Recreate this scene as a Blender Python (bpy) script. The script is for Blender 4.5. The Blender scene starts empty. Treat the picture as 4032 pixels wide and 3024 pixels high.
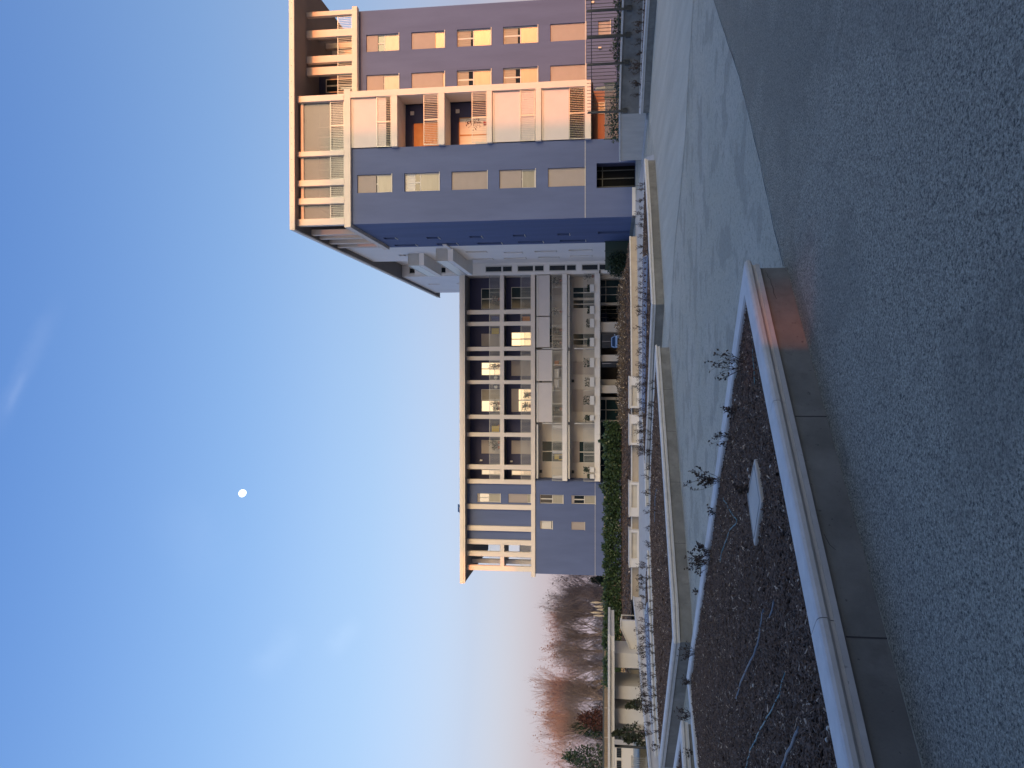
import bpy, math, random
import numpy as np
from mathutils import Vector, noise

# ---------------------------------------------------------------- camera, sky, sun, exposure
scene = bpy.context.scene
R = math.radians
F_PX, EYE = 3028.0, 1.6            # focal length in photo pixels, eye height in metres
PITCH, YAW = R(7.3), R(0.5)
FWD = Vector((-math.sin(YAW) * math.cos(PITCH), math.cos(YAW) * math.cos(PITCH), math.sin(PITCH)))
RGT = Vector((math.cos(YAW), math.sin(YAW), 0.0))
UPV = RGT.cross(FWD)
cam_data = bpy.data.cameras.new('camera')
cam = bpy.data.objects.new('camera', cam_data)
scene.collection.objects.link(cam)
cam_data.sensor_fit = 'HORIZONTAL'
cam_data.sensor_width = 36.0
cam_data.lens = 36.0 * F_PX / 4032.0
cam_data.clip_start, cam_data.clip_end = 0.1, 20000.0
# the phone was held upright and the file is stored on its side: the camera is rolled by 90 degrees
from mathutils import Matrix
m = Matrix((-UPV, RGT, -FWD)).transposed().to_4x4()
m.translation = Vector((0, 0, EYE))
cam.matrix_world = m
scene.camera = cam

SUN_AZ, SUN_EL = R(152.0), R(9.0)
world = bpy.data.worlds.new('World')
scene.world = world
world.use_nodes = True
wt = world.node_tree
for n in list(wt.nodes):
    wt.nodes.remove(n)
def wn(t, **kw):
    n = wt.nodes.new(t)
    for k, v in kw.items():
        setattr(n, k, v)
    return n
sky = wn('ShaderNodeTexSky', sky_type='NISHITA', sun_disc=False)
sky.sun_elevation, sky.sun_rotation = SUN_EL, SUN_AZ
sky.air_density, sky.dust_density, sky.ozone_density = 1.0, 7.0, 1.0
sky_bg = wn('ShaderNodeBackground')
sky_bg.inputs['Strength'].default_value = 0.15
wb = wn('ShaderNodeMix', data_type='RGBA', blend_type='MULTIPLY')   # camera white balance of the evening light
wb.inputs['Factor'].default_value = 1.0
tc0 = wn('ShaderNodeTexCoord'); sp0 = wn('ShaderNodeSeparateXYZ'); wt.links.new(tc0.outputs['Generated'], sp0.inputs[0])
wr = wn('ShaderNodeValToRGB'); wt.links.new(sp0.outputs['Z'], wr.inputs[0])
e_ = wr.color_ramp.elements
e_[0].position, e_[0].color = 0.0, (0.95, 0.92, 1.0, 1)
e_[1].position, e_[1].color = 0.66, (0.60, 0.82, 1.0, 1)
for p_, c_ in ((0.20, (0.98, 0.98, 1.0, 1)), (0.35, (0.92, 0.97, 1.0, 1)), (0.50, (0.78, 0.91, 1.0, 1))):
    q_ = e_.new(p_); q_.color = c_
wt.links.new(wr.outputs[0], wb.inputs['B'])
wt.links.new(sky.outputs[0], wb.inputs['A'])
wt.links.new(wb.outputs['Result'], sky_bg.inputs['Color'])
# evening sky colour by height above the horizon, the same all round
tc = wn('ShaderNodeTexCoord')
sep = wn('ShaderNodeSeparateXYZ')
wt.links.new(tc.outputs['Generated'], sep.inputs[0])
ramp = wn('ShaderNodeValToRGB')
wt.links.new(sep.outputs['Z'], ramp.inputs[0])
el = ramp.color_ramp.elements
stops = [(0.0, (0.250, 0.225, 0.245)), (0.04, (0.205, 0.162, 0.200)), (0.09, (0.122, 0.084, 0.136)), (0.17, (0.040, 0.015, 0.075)), (0.30, (0.008, 0.012, 0.070)),
         (0.45, (0.0, 0.012, 0.080)), (0.66, (0.0, 0.008, 0.085)), (1.0, (0.0, 0.0, 0.07))]
el[0].position, el[0].color = stops[0][0], (*stops[0][1], 1)
el[1].position, el[1].color = stops[-1][0], (*stops[-1][1], 1)
for p, c in stops[1:-1]:
    e = el.new(p)
    e.color = (*c, 1)
# thin cirrus: a few wisps, each a soft band round a short arc of the sky, broken up by noise
def pdir(x, y):
    return (FWD + RGT * ((3024 - y - 1512) / F_PX) - UPV * ((x - 2016) / F_PX)).normalized()
def wmath(op, a, b=None, c=None):
    n = wn('ShaderNodeMath', operation=op)
    for i, q in enumerate((a, b, c)):
        if q is None: continue
        if isinstance(q, (int, float)): n.inputs[i].default_value = q
        else: wt.links.new(q, n.inputs[i])
    return n.outputs[0]
def wdot(v):
    n = wn('ShaderNodeVectorMath', operation='DOT_PRODUCT'); n.inputs[1].default_value = tuple(v)
    wt.links.new(tc.outputs['Generated'], n.inputs[0])
    return n.outputs['Value']
nz = wn('ShaderNodeTexNoise')
nz.inputs['Scale'].default_value, nz.inputs['Detail'].default_value, nz.inputs['Roughness'].default_value = 9.0, 8.0, 0.65
wt.links.new(tc.outputs['Generated'], nz.inputs['Vector'])
total = None
for (p, q, wdt, amp) in (((-60, 1790), (260, 1120), .014, .06), ((20, 1650), (110, 1440), .006, .07), ((1000, 2700), (1180, 2440), .030, .06), ((1280, 2600), (1420, 2420), .018, .07), ((620, 1900), (900, 2350), .05, .03)):
    A, B = pdir(*p), pdir(*q); mid = (A + B).normalized(); nrm = A.cross(B).normalized(); tan = nrm.cross(mid); half = math.acos(max(-1, min(1, A.dot(B)))) / 2
    warp = wmath('MULTIPLY', wmath('SUBTRACT', nz.outputs['Fac'], 0.5), wdt * 2.2)
    across = wmath('ABSOLUTE', wmath('ADD', wdot(nrm), warp))
    mr = wn('ShaderNodeMapRange', interpolation_type='SMOOTHSTEP'); mr.inputs['From Min'].default_value = wdt; mr.inputs['From Max'].default_value = 0.0
    wt.links.new(across, mr.inputs['Value'])
    ml = wn('ShaderNodeMapRange', interpolation_type='SMOOTHSTEP'); ml.inputs['From Min'].default_value = half; ml.inputs['From Max'].default_value = half * .25
    wt.links.new(wmath('ABSOLUTE', wdot(tan)), ml.inputs['Value'])
    front = wmath('GREATER_THAN', wdot(mid), 0.0)
    m_ = wmath('MULTIPLY', wmath('MULTIPLY', mr.outputs[0], ml.outputs[0]), wmath('MULTIPLY', front, wmath('MULTIPLY', nz.outputs['Fac'], amp)))
    total = m_ if total is None else wmath('ADD', total, m_)
mx = wn('ShaderNodeMix', data_type='RGBA')
mx.inputs['B'].default_value = (0.42, 0.40, 0.40, 1)
wt.links.new(total, mx.inputs['Factor'])
wt.links.new(ramp.outputs[0], mx.inputs['A'])
ev_bg = wn('ShaderNodeBackground')
ev_bg.inputs['Strength'].default_value = 1.0
wt.links.new(mx.outputs['Result'], ev_bg.inputs['Color'])
addn = wn('ShaderNodeAddShader')
wt.links.new(sky_bg.outputs[0], addn.inputs[0])
wt.links.new(ev_bg.outputs[0], addn.inputs[1])
wo = wn('ShaderNodeOutputWorld')
wt.links.new(addn.outputs[0], wo.inputs['Surface'])

SUN_DIR = Vector((math.sin(SUN_AZ) * math.cos(SUN_EL), math.cos(SUN_AZ) * math.cos(SUN_EL), math.sin(SUN_EL)))
sun_data = bpy.data.lights.new('sun', 'SUN')
sun_data.energy, sun_data.angle, sun_data.color = 2.0, R(0.5), (0.58, 0.125, 0.015)
sun = bpy.data.objects.new('sun', sun_data)
scene.collection.objects.link(sun)
sun.rotation_euler = (-SUN_DIR).to_track_quat('-Z', 'Y').to_euler()

vs = scene.view_settings
vs.view_transform, vs.look, vs.gamma, vs.exposure, vs.use_curve_mapping = 'Standard', 'None', 1.0, 1.15, False
scene.cycles.max_bounces = 6
scene.cycles.use_denoising = True

# ---------------------------------------------------------------- helpers
COL = scene.collection
def at(x, y, Y):
    """photo position (x, y of the stored file) seen at depth Y -> world X, Z"""
    d = FWD + RGT * ((3024 - y - 1512) / F_PX) - UPV * ((x - 2016) / F_PX)
    t = Y / d.y
    return d.x * t, EYE + d.z * t
def gr(x, y, z=0.0):
    """photo position seen at height z -> world X, Y"""
    d = FWD + RGT * ((3024 - y - 1512) / F_PX) - UPV * ((x - 2016) / F_PX)
    t = (z - EYE) / d.z
    return d.x * t, d.y * t
def rc(x0, x1, y0, y1, Y):
    """photo rectangle on a frontal plane -> X0, X1, Z0, Z1"""
    xm, ym = (x0 + x1) / 2, (y0 + y1) / 2
    return at(xm, max(y0, y1), Y)[0], at(xm, min(y0, y1), Y)[0], at(max(x0, x1), ym, Y)[1], at(min(x0, x1), ym, Y)[1]

class MB:
    def __init__(s): s.v, s.f = [], []
    def add(s, vs, fs):
        o = len(s.v)
        s.v += [tuple(p) for p in vs]
        s.f += [tuple(i + o for i in q) for q in fs]
        return s
    def box(s, x0, x1, y0, y1, z0, z1):
        return s.add([(x0, y0, z0), (x1, y0, z0), (x1, y1, z0), (x0, y1, z0), (x0, y0, z1), (x1, y0, z1), (x1, y1, z1), (x0, y1, z1)],
                     [(0, 3, 2, 1), (4, 5, 6, 7), (0, 1, 5, 4), (1, 2, 6, 5), (2, 3, 7, 6), (3, 0, 4, 7)])
    def prism(s, poly, z0, z1):
        n = len(poly)
        if not isinstance(z0, (list, tuple)): z0 = [z0] * n
        if not isinstance(z1, (list, tuple)): z1 = [z1] * n
        vs = [(p[0], p[1], z0[i]) for i, p in enumerate(poly)] + [(p[0], p[1], z1[i]) for i, p in enumerate(poly)]
        fs = [tuple(range(n))[::-1], tuple(range(n, 2 * n))] + [(i, (i + 1) % n, n + (i + 1) % n, n + i) for i in range(n)]
        return s.add(vs, fs)
    def prism_y(s, poly, y0, y1):
        """polygon in X,Z extruded along Y (front y0)"""
        n = len(poly)
        vs = [(p[0], y0, p[1]) for p in poly] + [(p[0], y1, p[1]) for p in poly]
        return s.add(vs, [tuple(range(n)), tuple(range(n, 2 * n))[::-1]] + [(i, n + i, n + (i + 1) % n, (i + 1) % n) for i in range(n)])
    def quad(s, a, b, c, d): return s.add([a, b, c, d], [(0, 1, 2, 3)])
    def tube(s, pts, r, n=6, cap=True):
        pts = [Vector(p) for p in pts]
        if not isinstance(r, (list, tuple)): r = [r] * len(pts)
        vs = []
        up = None
        for i, p in enumerate(pts):
            t = (pts[min(i + 1, len(pts) - 1)] - pts[max(i - 1, 0)])
            t = t.normalized() if t.length > 1e-9 else Vector((0, 0, 1))
            if up is None or abs(up.dot(t)) > .95: up = Vector((0, 0, 1)) if abs(t.z) < .9 else Vector((1, 0, 0))
            a = t.cross(up).normalized(); b = a.cross(t)
            for k in range(n):
                w = 2 * math.pi * k / n
                vs.append(p + (a * math.cos(w) + b * math.sin(w)) * r[i])
        fs = [(i * n + k, i * n + (k + 1) % n, (i + 1) * n + (k + 1) % n, (i + 1) * n + k) for i in range(len(pts) - 1) for k in range(n)]
        if cap: fs += [tuple(range(n))[::-1], tuple(range((len(pts) - 1) * n, len(pts) * n))]
        return s.add(vs, fs)
    def lathe(s, c, prof, n=12):
        vs = [(c[0] + r * math.cos(2 * math.pi * k / n), c[1] + r * math.sin(2 * math.pi * k / n), c[2] + z) for r, z in prof for k in range(n)]
        return s.add(vs, [(i * n + k, i * n + (k + 1) % n, (i + 1) * n + (k + 1) % n, (i + 1) * n + k) for i in range(len(prof) - 1) for k in range(n)])
    def build(s, name, mat, parent=None, smooth=False, bevel=0.0, kind=None):
        me = bpy.data.meshes.new(name)
        me.from_pydata(s.v, [], s.f)
        me.validate()
        if smooth: me.polygons.foreach_set('use_smooth', [True] * len(me.polygons))
        me.materials.append(MAT[mat] if isinstance(mat, str) else mat)
        o = bpy.data.objects.new(name, me)
        COL.objects.link(o)
        if parent is not None: o.parent = parent
        if bevel:
            b = o.modifiers.new('bevel', 'BEVEL'); b.width = bevel; b.segments = 2; b.limit_method = 'ANGLE'
        if kind: o['kind'] = kind
        return o
def bx(*a): return MB().box(*a)
def tag(o, label, cat, group=None, kind=None):
    o['label'] = label; o['category'] = cat
    if group: o['group'] = group
    if kind: o['kind'] = kind
    return o
def thing(name, label, cat, group=None, loc=(0, 0, 0)):
    o = bpy.data.objects.new(name, None)
    COL.objects.link(o)
    o.empty_display_size = 0.2
    o.location = loc
    return tag(o, label, cat, group)
def struct(o):
    o['kind'] = 'structure'
    return o
def np_mesh(name, verts, faces, mat, parent=None, smooth=False, kind=None):
    me = bpy.data.meshes.new(name)
    me.from_pydata(np.asarray(verts).tolist(), [], np.asarray(faces).tolist())
    if smooth: me.polygons.foreach_set('use_smooth', [True] * len(me.polygons))
    me.materials.append(MAT[mat])
    o = bpy.data.objects.new(name, me)
    COL.objects.link(o)
    if parent is not None: o.parent = parent
    if kind: o['kind'] = kind
    return o

# ---------------------------------------------------------------- materials
MAT = {}
def mat(name, col, rough=0.8, var=0.0, scale=3.0, bump=0.0, bscale=60.0, metal=0.0, spec=0.5, col2=None, detail=5.0, streak=None, trans=0.0, spots=None):
    m = bpy.data.materials.new(name)
    m.use_nodes = True
    nt = m.node_tree
    b = nt.nodes['Principled BSDF']
    b.inputs['Roughness'].default_value = rough
    b.inputs['Metallic'].default_value = metal
    b.inputs['Specular IOR Level'].default_value = spec
    b.inputs['Base Color'].default_value = (*col, 1)
    L = nt.links.new
    tcn = nt.nodes.new('ShaderNodeTexCoord')
    vec = tcn.outputs['Object']
    last = None
    if var or col2:
        vsrc = vec
        if streak:
            mpn = nt.nodes.new('ShaderNodeMapping'); mpn.inputs['Scale'].default_value = streak
            L(vec, mpn.inputs[0]); vsrc = mpn.outputs[0]
        n = nt.nodes.new('ShaderNodeTexNoise')
        n.inputs['Scale'].default_value, n.inputs['Detail'].default_value, n.inputs['Roughness'].default_value = scale, detail, 0.62
        L(vsrc, n.inputs['Vector'])
        r = nt.nodes.new('ShaderNodeMapRange')
        r.inputs['From Min'].default_value, r.inputs['From Max'].default_value = 0.30, 0.70
        L(n.outputs['Fac'], r.inputs['Value'])
        mixn = nt.nodes.new('ShaderNodeMix'); mixn.data_type = 'RGBA'
        c2 = col2 or tuple(min(1, c * (1 + var)) for c in col)
        c1 = col if col2 else tuple(c * (1 - var) for c in col)
        mixn.inputs['A'].default_value = (*c1, 1); mixn.inputs['B'].default_value = (*c2, 1)
        L(r.outputs[0], mixn.inputs['Factor'])
        last = mixn.outputs['Result']
    if spots:   # (scale, threshold, colour, strength): pores, chips, blotches
        for sc_, th, c, st in spots:
            n2 = nt.nodes.new('ShaderNodeTexNoise'); n2.inputs['Scale'].default_value = sc_; n2.inputs['Detail'].default_value = 3
            L(vec, n2.inputs['Vector'])
            r2 = nt.nodes.new('ShaderNodeMapRange'); r2.inputs['From Min'].default_value, r2.inputs['From Max'].default_value = th, th + .06
            r2.inputs['To Max'].default_value = st
            L(n2.outputs['Fac'], r2.inputs['Value'])
            m2 = nt.nodes.new('ShaderNodeMix'); m2.data_type = 'RGBA'
            L(r2.outputs[0], m2.inputs['Factor'])
            if last is None: m2.inputs['A'].default_value = (*col, 1)
            else: L(last, m2.inputs['A'])
            m2.inputs['B'].default_value = (*c, 1)
            last = m2.outputs['Result']
    if last is not None: L(last, b.inputs['Base Color'])
    if bump:
        nb = nt.nodes.new('ShaderNodeTexNoise')
        nb.inputs['Scale'].default_value, nb.inputs['Detail'].default_value = bscale, 6.0
        L(vec, nb.inputs['Vector'])
        bp = nt.nodes.new('ShaderNodeBump'); bp.inputs['Strength'].default_value = bump; bp.inputs['Distance'].default_value = 0.02
        L(nb.outputs['Fac'], bp.inputs['Height']); L(bp.outputs['Normal'], b.inputs['Normal'])
    if trans:
        tr = nt.nodes.new('ShaderNodeBsdfTransparent'); ms = nt.nodes.new('ShaderNodeMixShader')
        ms.inputs[0].default_value = trans
        L(b.outputs[0], ms.inputs[1]); L(tr.outputs[0], ms.inputs[2])
        L(ms.outputs[0], nt.nodes['Material Output'].inputs['Surface'])
    MAT[name] = m
    return m
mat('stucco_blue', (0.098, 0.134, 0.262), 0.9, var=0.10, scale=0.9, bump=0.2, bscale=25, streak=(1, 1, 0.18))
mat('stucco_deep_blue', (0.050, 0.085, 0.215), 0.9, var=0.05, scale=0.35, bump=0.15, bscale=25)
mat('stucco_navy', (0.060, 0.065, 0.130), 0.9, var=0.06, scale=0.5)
mat('stucco_white', (0.86, 0.83, 0.79), 0.9, var=0.04, scale=0.4, bump=0.1, bscale=25)
mat('stucco_beige', (0.56, 0.52, 0.47), 0.9, var=0.05, scale=0.6)
mat('stucco_brown', (0.30, 0.17, 0.13), 0.9, var=0.06, scale=0.6)
mat('frame_beige', (0.75, 0.67, 0.585), 0.85, var=0.06, scale=1.2, bump=0.08, bscale=40, streak=(1, 1, 0.25))
mat('fascia_beige', (0.74, 0.66, 0.56), 0.6, var=0.04, scale=1.0)
mat('soffit_grey', (0.22, 0.20, 0.19), 0.9, var=0.05, scale=0.8)
mat('roof_metal', (0.30, 0.30, 0.31), 0.5, metal=0.3)
mat('panel_white', (0.82, 0.79, 0.75), 0.8, var=0.05, scale=1.5)
mat('shutter', (0.44, 0.395, 0.37), 0.7, var=0.03, scale=2.0)
mat('shade_fabric', (0.66, 0.61, 0.58), 0.95, var=0.03, scale=1.5)
mat('frame_white', (0.62, 0.60, 0.55), 0.6)
mat('glass_dark', (0.015, 0.022, 0.028), 0.04, spec=0.6)
mat('glass_teal', (0.012, 0.030, 0.036), 0.10, spec=0.25, var=0.3, scale=0.6)
mat('glass_milky', (0.34, 0.325, 0.265), 0.25, var=0.08, scale=1.5, streak=(0.6, 1, 3))
mat('screen_grey', (0.24, 0.24, 0.24), 0.12, trans=0.42, var=0.06, scale=0.4)
mat('panel_frosted', (0.50, 0.50, 0.48), 0.3, var=0.06, scale=2, trans=0.15)
mat('curtain', (0.36, 0.32, 0.26), 0.95, var=0.12, scale=3, streak=(6, 1, 0.4))
mat('wood_shutter', (0.42, 0.22, 0.09), 0.7, var=0.1, scale=3)
mat('rail_metal', (0.42, 0.43, 0.42), 0.45, metal=0.6)
mat('dark_metal', (0.055, 0.065, 0.075), 0.5, metal=0.4)
mat('green_metal', (0.012, 0.050, 0.045), 0.5)
mat('black', (0.005, 0.006, 0.008), 0.9, spec=0.1)
mat('glass_mirror', (0.50, 0.48, 0.43), 0.10, metal=1.0, bump=0.02, bscale=4)
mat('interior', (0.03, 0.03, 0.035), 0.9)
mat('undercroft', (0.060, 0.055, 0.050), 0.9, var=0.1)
mat('asphalt_dark', (0.120, 0.112, 0.086), 0.85, col2=(0.50, 0.47, 0.37), scale=75.0, bump=1.0, bscale=100.0, detail=2.5,
    spots=[(66.0, 0.56, (0.045, 0.045, 0.042), 0.7), (0.45, 0.50, (0.17, 0.162, 0.130), 0.35), (2.2, 0.60, (0.16, 0.152, 0.122), 0.3), (7.0, 0.735, (0.02, 0.02, 0.02), 0.8), (11.0, 0.765, (0.6, 0.58, 0.5), 0.8)])
mat('asphalt_worn', (0.135, 0.126, 0.098), 0.85, col2=(0.54, 0.51, 0.405), scale=75.0, bump=1.0, bscale=100.0, detail=2.5,
    spots=[(66.0, 0.57, (0.045, 0.045, 0.042), 0.7), (0.5, 0.50, (0.19, 0.18, 0.145), 0.35), (2.2, 0.62, (0.16, 0.152, 0.122), 0.3), (7.0, 0.735, (0.02, 0.02, 0.02), 0.8), (11.0, 0.765, (0.6, 0.58, 0.5), 0.8)])
mat('asphalt_light', (0.34, 0.33, 0.265), 0.85, col2=(0.54, 0.53, 0.43), scale=48.0, bump=0.8, bscale=110.0,
    spots=[(0.30, 0.48, (0.49, 0.475, 0.395), 0.6), (1.3, 0.53, (0.31, 0.30, 0.25), 0.65), (36.0, 0.60, (0.13, 0.135, 0.125), 0.7), (13.0, 0.54, (0.25, 0.245, 0.205), 0.45), (9.0, 0.72, (0.08, 0.08, 0.075), 0.6)])
mat('asphalt_lane', (0.38, 0.37, 0.30), 0.8, col2=(0.50, 0.49, 0.41), scale=1.6, bump=0.3, bscale=110.0, streak=(1, 0.12, 1),
    spots=[(40.0, 0.66, (0.18, 0.18, 0.17), 0.5), (13.0, 0.55, (0.31, 0.30, 0.25), 0.35)])
mat('crack', (0.05, 0.05, 0.055), 0.9)
mat('concrete', (0.185, 0.190, 0.182), 0.85, var=0.28, scale=2.2, bump=0.25, bscale=60,
    spots=[(0.9, 0.52, (0.150, 0.152, 0.146), 0.6), (5.0, 0.62, (0.13, 0.13, 0.125), 0.5), (17.0, 0.70, (0.07, 0.07, 0.07), 0.8), (38.0, 0.69, (0.06, 0.06, 0.06), 0.7)])
mat('concrete_light', (0.50, 0.475, 0.425), 0.85, var=0.12, scale=1.6, bump=0.2, bscale=60, streak=(1, 1, 0.4))
mat('coping', (0.58, 0.575, 0.555), 0.75, var=0.10, scale=5.0, bump=0.15, bscale=80,
    spots=[(45.0, 0.70, (0.33, 0.33, 0.32), 0.5), (2.5, 0.62, (0.42, 0.42, 0.41), 0.5)])
mat('moulding', (0.48, 0.49, 0.50), 0.8, var=0.12, scale=4.0, spots=[(30.0, 0.70, (0.2, 0.2, 0.2), 0.6)])
mat('beige_wall', (0.40, 0.35, 0.29), 0.9, var=0.10, scale=1.5)
mat('white_wall', (0.64, 0.63, 0.62), 0.9, var=0.06, scale=0.8)
mat('soil', (0.018, 0.013, 0.010), 0.95, var=0.5, scale=14, bump=1.0, bscale=50)
mat('bark', (0.055, 0.036, 0.026), 0.9, col2=(0.185, 0.128, 0.095), scale=26.0, detail=2.0)
mat('bark_pale', (0.46, 0.37, 0.28), 0.9, var=0.3, scale=9)
mat('twig', (0.060, 0.042, 0.035), 0.9, var=0.3, scale=12)
mat('leaf_dark', (0.020, 0.022, 0.014), 0.7, col2=(0.075, 0.040, 0.026), scale=20)
mat('leaf_olive', (0.035, 0.045, 0.022), 0.7, var=0.4, scale=12)
mat('leaf_hedge', (0.020, 0.052, 0.026), 0.5, col2=(0.060, 0.105, 0.038), scale=5.0, spots=[(3.0, 0.68, (0.18, 0.20, 0.05), 0.6)])
mat('leaf_green', (0.016, 0.040, 0.022), 0.6, var=0.4, scale=8)
mat('leaf_rust', (0.17, 0.110, 0.100), 0.8, col2=(0.25, 0.185, 0.165), scale=4)
mat('leaf_red', (0.060, 0.022, 0.020), 0.8, var=0.4, scale=3)
mat('leaf_brown', (0.050, 0.038, 0.026), 0.9, col2=(0.13, 0.10, 0.07), scale=10)
mat('tree_bark', (0.215, 0.175, 0.172), 0.95, var=0.3, scale=5)
mat('tree_bark_pale', (0.24, 0.21, 0.16), 0.95, var=0.3, scale=4)
mat('pampas', (0.42, 0.36, 0.28), 0.95, var=0.15, scale=6)
mat('hose_teal', (0.060, 0.180, 0.210), 0.45)
mat('hose_grey', (0.10, 0.12, 0.15), 0.5)
mat('wood_fence', (0.30, 0.22, 0.14), 0.9, var=0.2, scale=2, streak=(4, 1, 0.3))
mat('grate', (0.34, 0.37, 0.41), 0.35, metal=0.7, var=0.05)
mat('car_paint', (0.55, 0.62, 0.70), 0.25, spec=0.6)
mat('car_white', (0.6, 0.65, 0.7), 0.3)
mat('rubber', (0.012, 0.012, 0.013), 0.8)
mat('lamp_plastic', (0.70, 0.62, 0.48), 0.5)
mat('terracotta', (0.30, 0.11, 0.06), 0.8)
mat('white_plastic', (0.70, 0.69, 0.66), 0.5)
mat('cloth_dark', (0.010, 0.011, 0.014), 0.9)
mat('skin', (0.35, 0.20, 0.14), 0.6)
mat('red', (0.35, 0.03, 0.03), 0.6)
mat('orange', (0.50, 0.16, 0.02), 0.6)
mat('blue_cloth', (0.03, 0.06, 0.22), 0.8)
mat('yellow', (0.45, 0.33, 0.05), 0.7)
mat('grass_far', (0.06, 0.065, 0.035), 0.95, var=0.4, scale=0.4)
mat('wall_far', (0.55, 0.53, 0.50), 0.9)
mat('roof_tile', (0.25, 0.10, 0.06), 0.9)
mm = bpy.data.materials.new('moon_surface'); mm.use_nodes = True
mb_ = mm.node_tree.nodes['Principled BSDF']; mb_.inputs['Base Color'].default_value = (0, 0, 0, 1); mb_.inputs['Specular IOR Level'].default_value = 0
_n = mm.node_tree.nodes.new('ShaderNodeTexNoise'); _n.inputs['Scale'].default_value = 0.011
_c = mm.node_tree.nodes.new('ShaderNodeTexCoord'); mm.node_tree.links.new(_c.outputs['Object'], _n.inputs['Vector'])
_r = mm.node_tree.nodes.new('ShaderNodeValToRGB'); _r.color_ramp.elements[0].position = .35; _r.color_ramp.elements[1].position = .6
_r.color_ramp.elements[0].color = (.80, .80, .86, 1); _r.color_ramp.elements[1].color = (1, 1, .98, 1)
mm.node_tree.links.new(_n.outputs['Fac'], _r.inputs[0]); mm.node_tree.links.new(_r.outputs[0], mb_.inputs['Emission Color'])
mb_.inputs['Emission Strength'].default_value = 1.0
MAT['moon_surface'] = mm
# ---------------------------------------------------------------- ground
slab = MB()
for a in ((-12.0, 80, -60, 118), (-80, -12.0, -60, 23.6), (-80, -12.0, 43.2, 118)):
    slab.box(a[0], a[1], a[2], a[3], -1.5, 0.0)
struct(slab.build('pavement', 'asphalt_light'))
struct(bx(-4000, 4000, -4000, 6000, -1.56, -1.46).build('terrain', 'grass_far'))
def sheet(name, poly, z, m):
    return struct(MB().add([(p[0], p[1], z) for p in poly], [tuple(range(len(poly)))]).build(name, m))
sheet('road', [(1.0, 7.36), (1.45, 7.80), (2.33, 8.56), (3.75, 9.90), (5.85, 12.29), (14, 21.0), (40, 30), (40, -40), (-40, -40), (-40, -5), (-8, -5), (-5.0, 1.0)], 0.004, 'asphalt_dark')
sheet('lane', [(30, 6), (9, 14.1), (7.31, 15.29), (6.4, 16.1), (5.23, 16.88), (4.2, 18.1), (3.34, 19.57), (2.32, 20.44), (0.95, 21.7), (2.2, 23.3), (5.4, 26.0), (8.1, 28.4), (10.9, 32.6), (13.0, 27.2), (20, 20)], 0.004, 'asphalt_lane')
sheet('walkway', [(8.2, 28.8), (10.9, 38.9), (11.4, 51.0), (9.9, 51.0), (9.9, 49.5), (-11.7, 46.0), (-11.9, 24.0), (-10.7, 21.9), (-9.3, 29.1), (-6.0, 26.7), (-4.6, 27.8), (-3.2, 29.1), (-1.6, 31.0), (1.9, 31.6), (4.9, 30.8), (6.2, 30.1)], 0.004, 'concrete_light')
sheet('worn_road', [(2.75, 5.80), (1.99, 6.36), (1.29, 7.0), (0.9, 6.9), (-4.9, 1.0), (-8, -4.5), (40, -4.5), (40, 2.0), (9, 3.4), (5, 4.7)], 0.008, 'asphalt_worn')
# thin crooked seams in the paving
def seam(pts, w, z=0.009):
    mb = MB(); rng = random.Random(len(pts))
    P = []
    for i in range(len(pts) - 1):
        a, b = Vector(pts[i]), Vector(pts[i + 1]); n = max(2, int((b - a).length / .25))
        for k in range(n): P.append(a.lerp(b, k / n) + Vector((rng.uniform(-.012, .012), rng.uniform(-.012, .012))))
    for i in range(len(P) - 1):
        t = (P[i + 1] - P[i]).normalized(); nn = Vector((-t.y, t.x)) * w * rng.uniform(.5, 1)
        mb.quad((*(P[i] + nn), z), (*(P[i] - nn), z), (*(P[i + 1] - nn), z), (*(P[i + 1] + nn), z))
    return struct(mb.build('seam', 'crack'))
seam([(9, 14.1), (7.31, 15.29), (6.4, 16.1), (5.23, 16.88), (4.2, 18.1), (3.34, 19.57), (2.32, 20.44)], 0.009)
seam([(10.5, 17.5), (7.8, 20.0), (5.9, 22.4), (4.4, 24.6)], 0.008)
seam([(1.02, 7.40), (1.45, 7.81), (2.33, 8.57), (3.75, 9.91), (5.85, 12.3), (9, 15.6)], 0.010)

# ---------------------------------------------------------------- building helpers
def wall_holes(mb, a0, a1, z0, z1, holes, front, depth, side=False):
    P = (lambda a, z, d: (front + d, a, z)) if side else (lambda a, z, d: (a, front + d, z))
    xs = sorted({a0, a1} | {h[0] for h in holes} | {h[1] for h in holes})
    zs = sorted({z0, z1} | {h[2] for h in holes} | {h[3] for h in holes})
    for i in range(len(xs) - 1):
        for j in range(len(zs) - 1):
            cx, cz = (xs[i] + xs[i + 1]) / 2, (zs[j] + zs[j + 1]) / 2
            if cx < a0 or cx > a1 or cz < z0 or cz > z1: continue
            if any(h[0] < cx < h[1] and h[2] < cz < h[3] for h in holes): continue
            mb.quad(P(xs[i], zs[j], 0), P(xs[i + 1], zs[j], 0), P(xs[i + 1], zs[j + 1], 0), P(xs[i], zs[j + 1], 0))
    for h in holes:
        for (p, q) in (((h[0], h[2]), (h[1], h[2])), ((h[1], h[2]), (h[1], h[3])), ((h[1], h[3]), (h[0], h[3])), ((h[0], h[3]), (h[0], h[2]))):
            mb.quad(P(*p, 0), P(*q, 0), P(*q, depth), P(*p, depth))
    return mb
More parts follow.
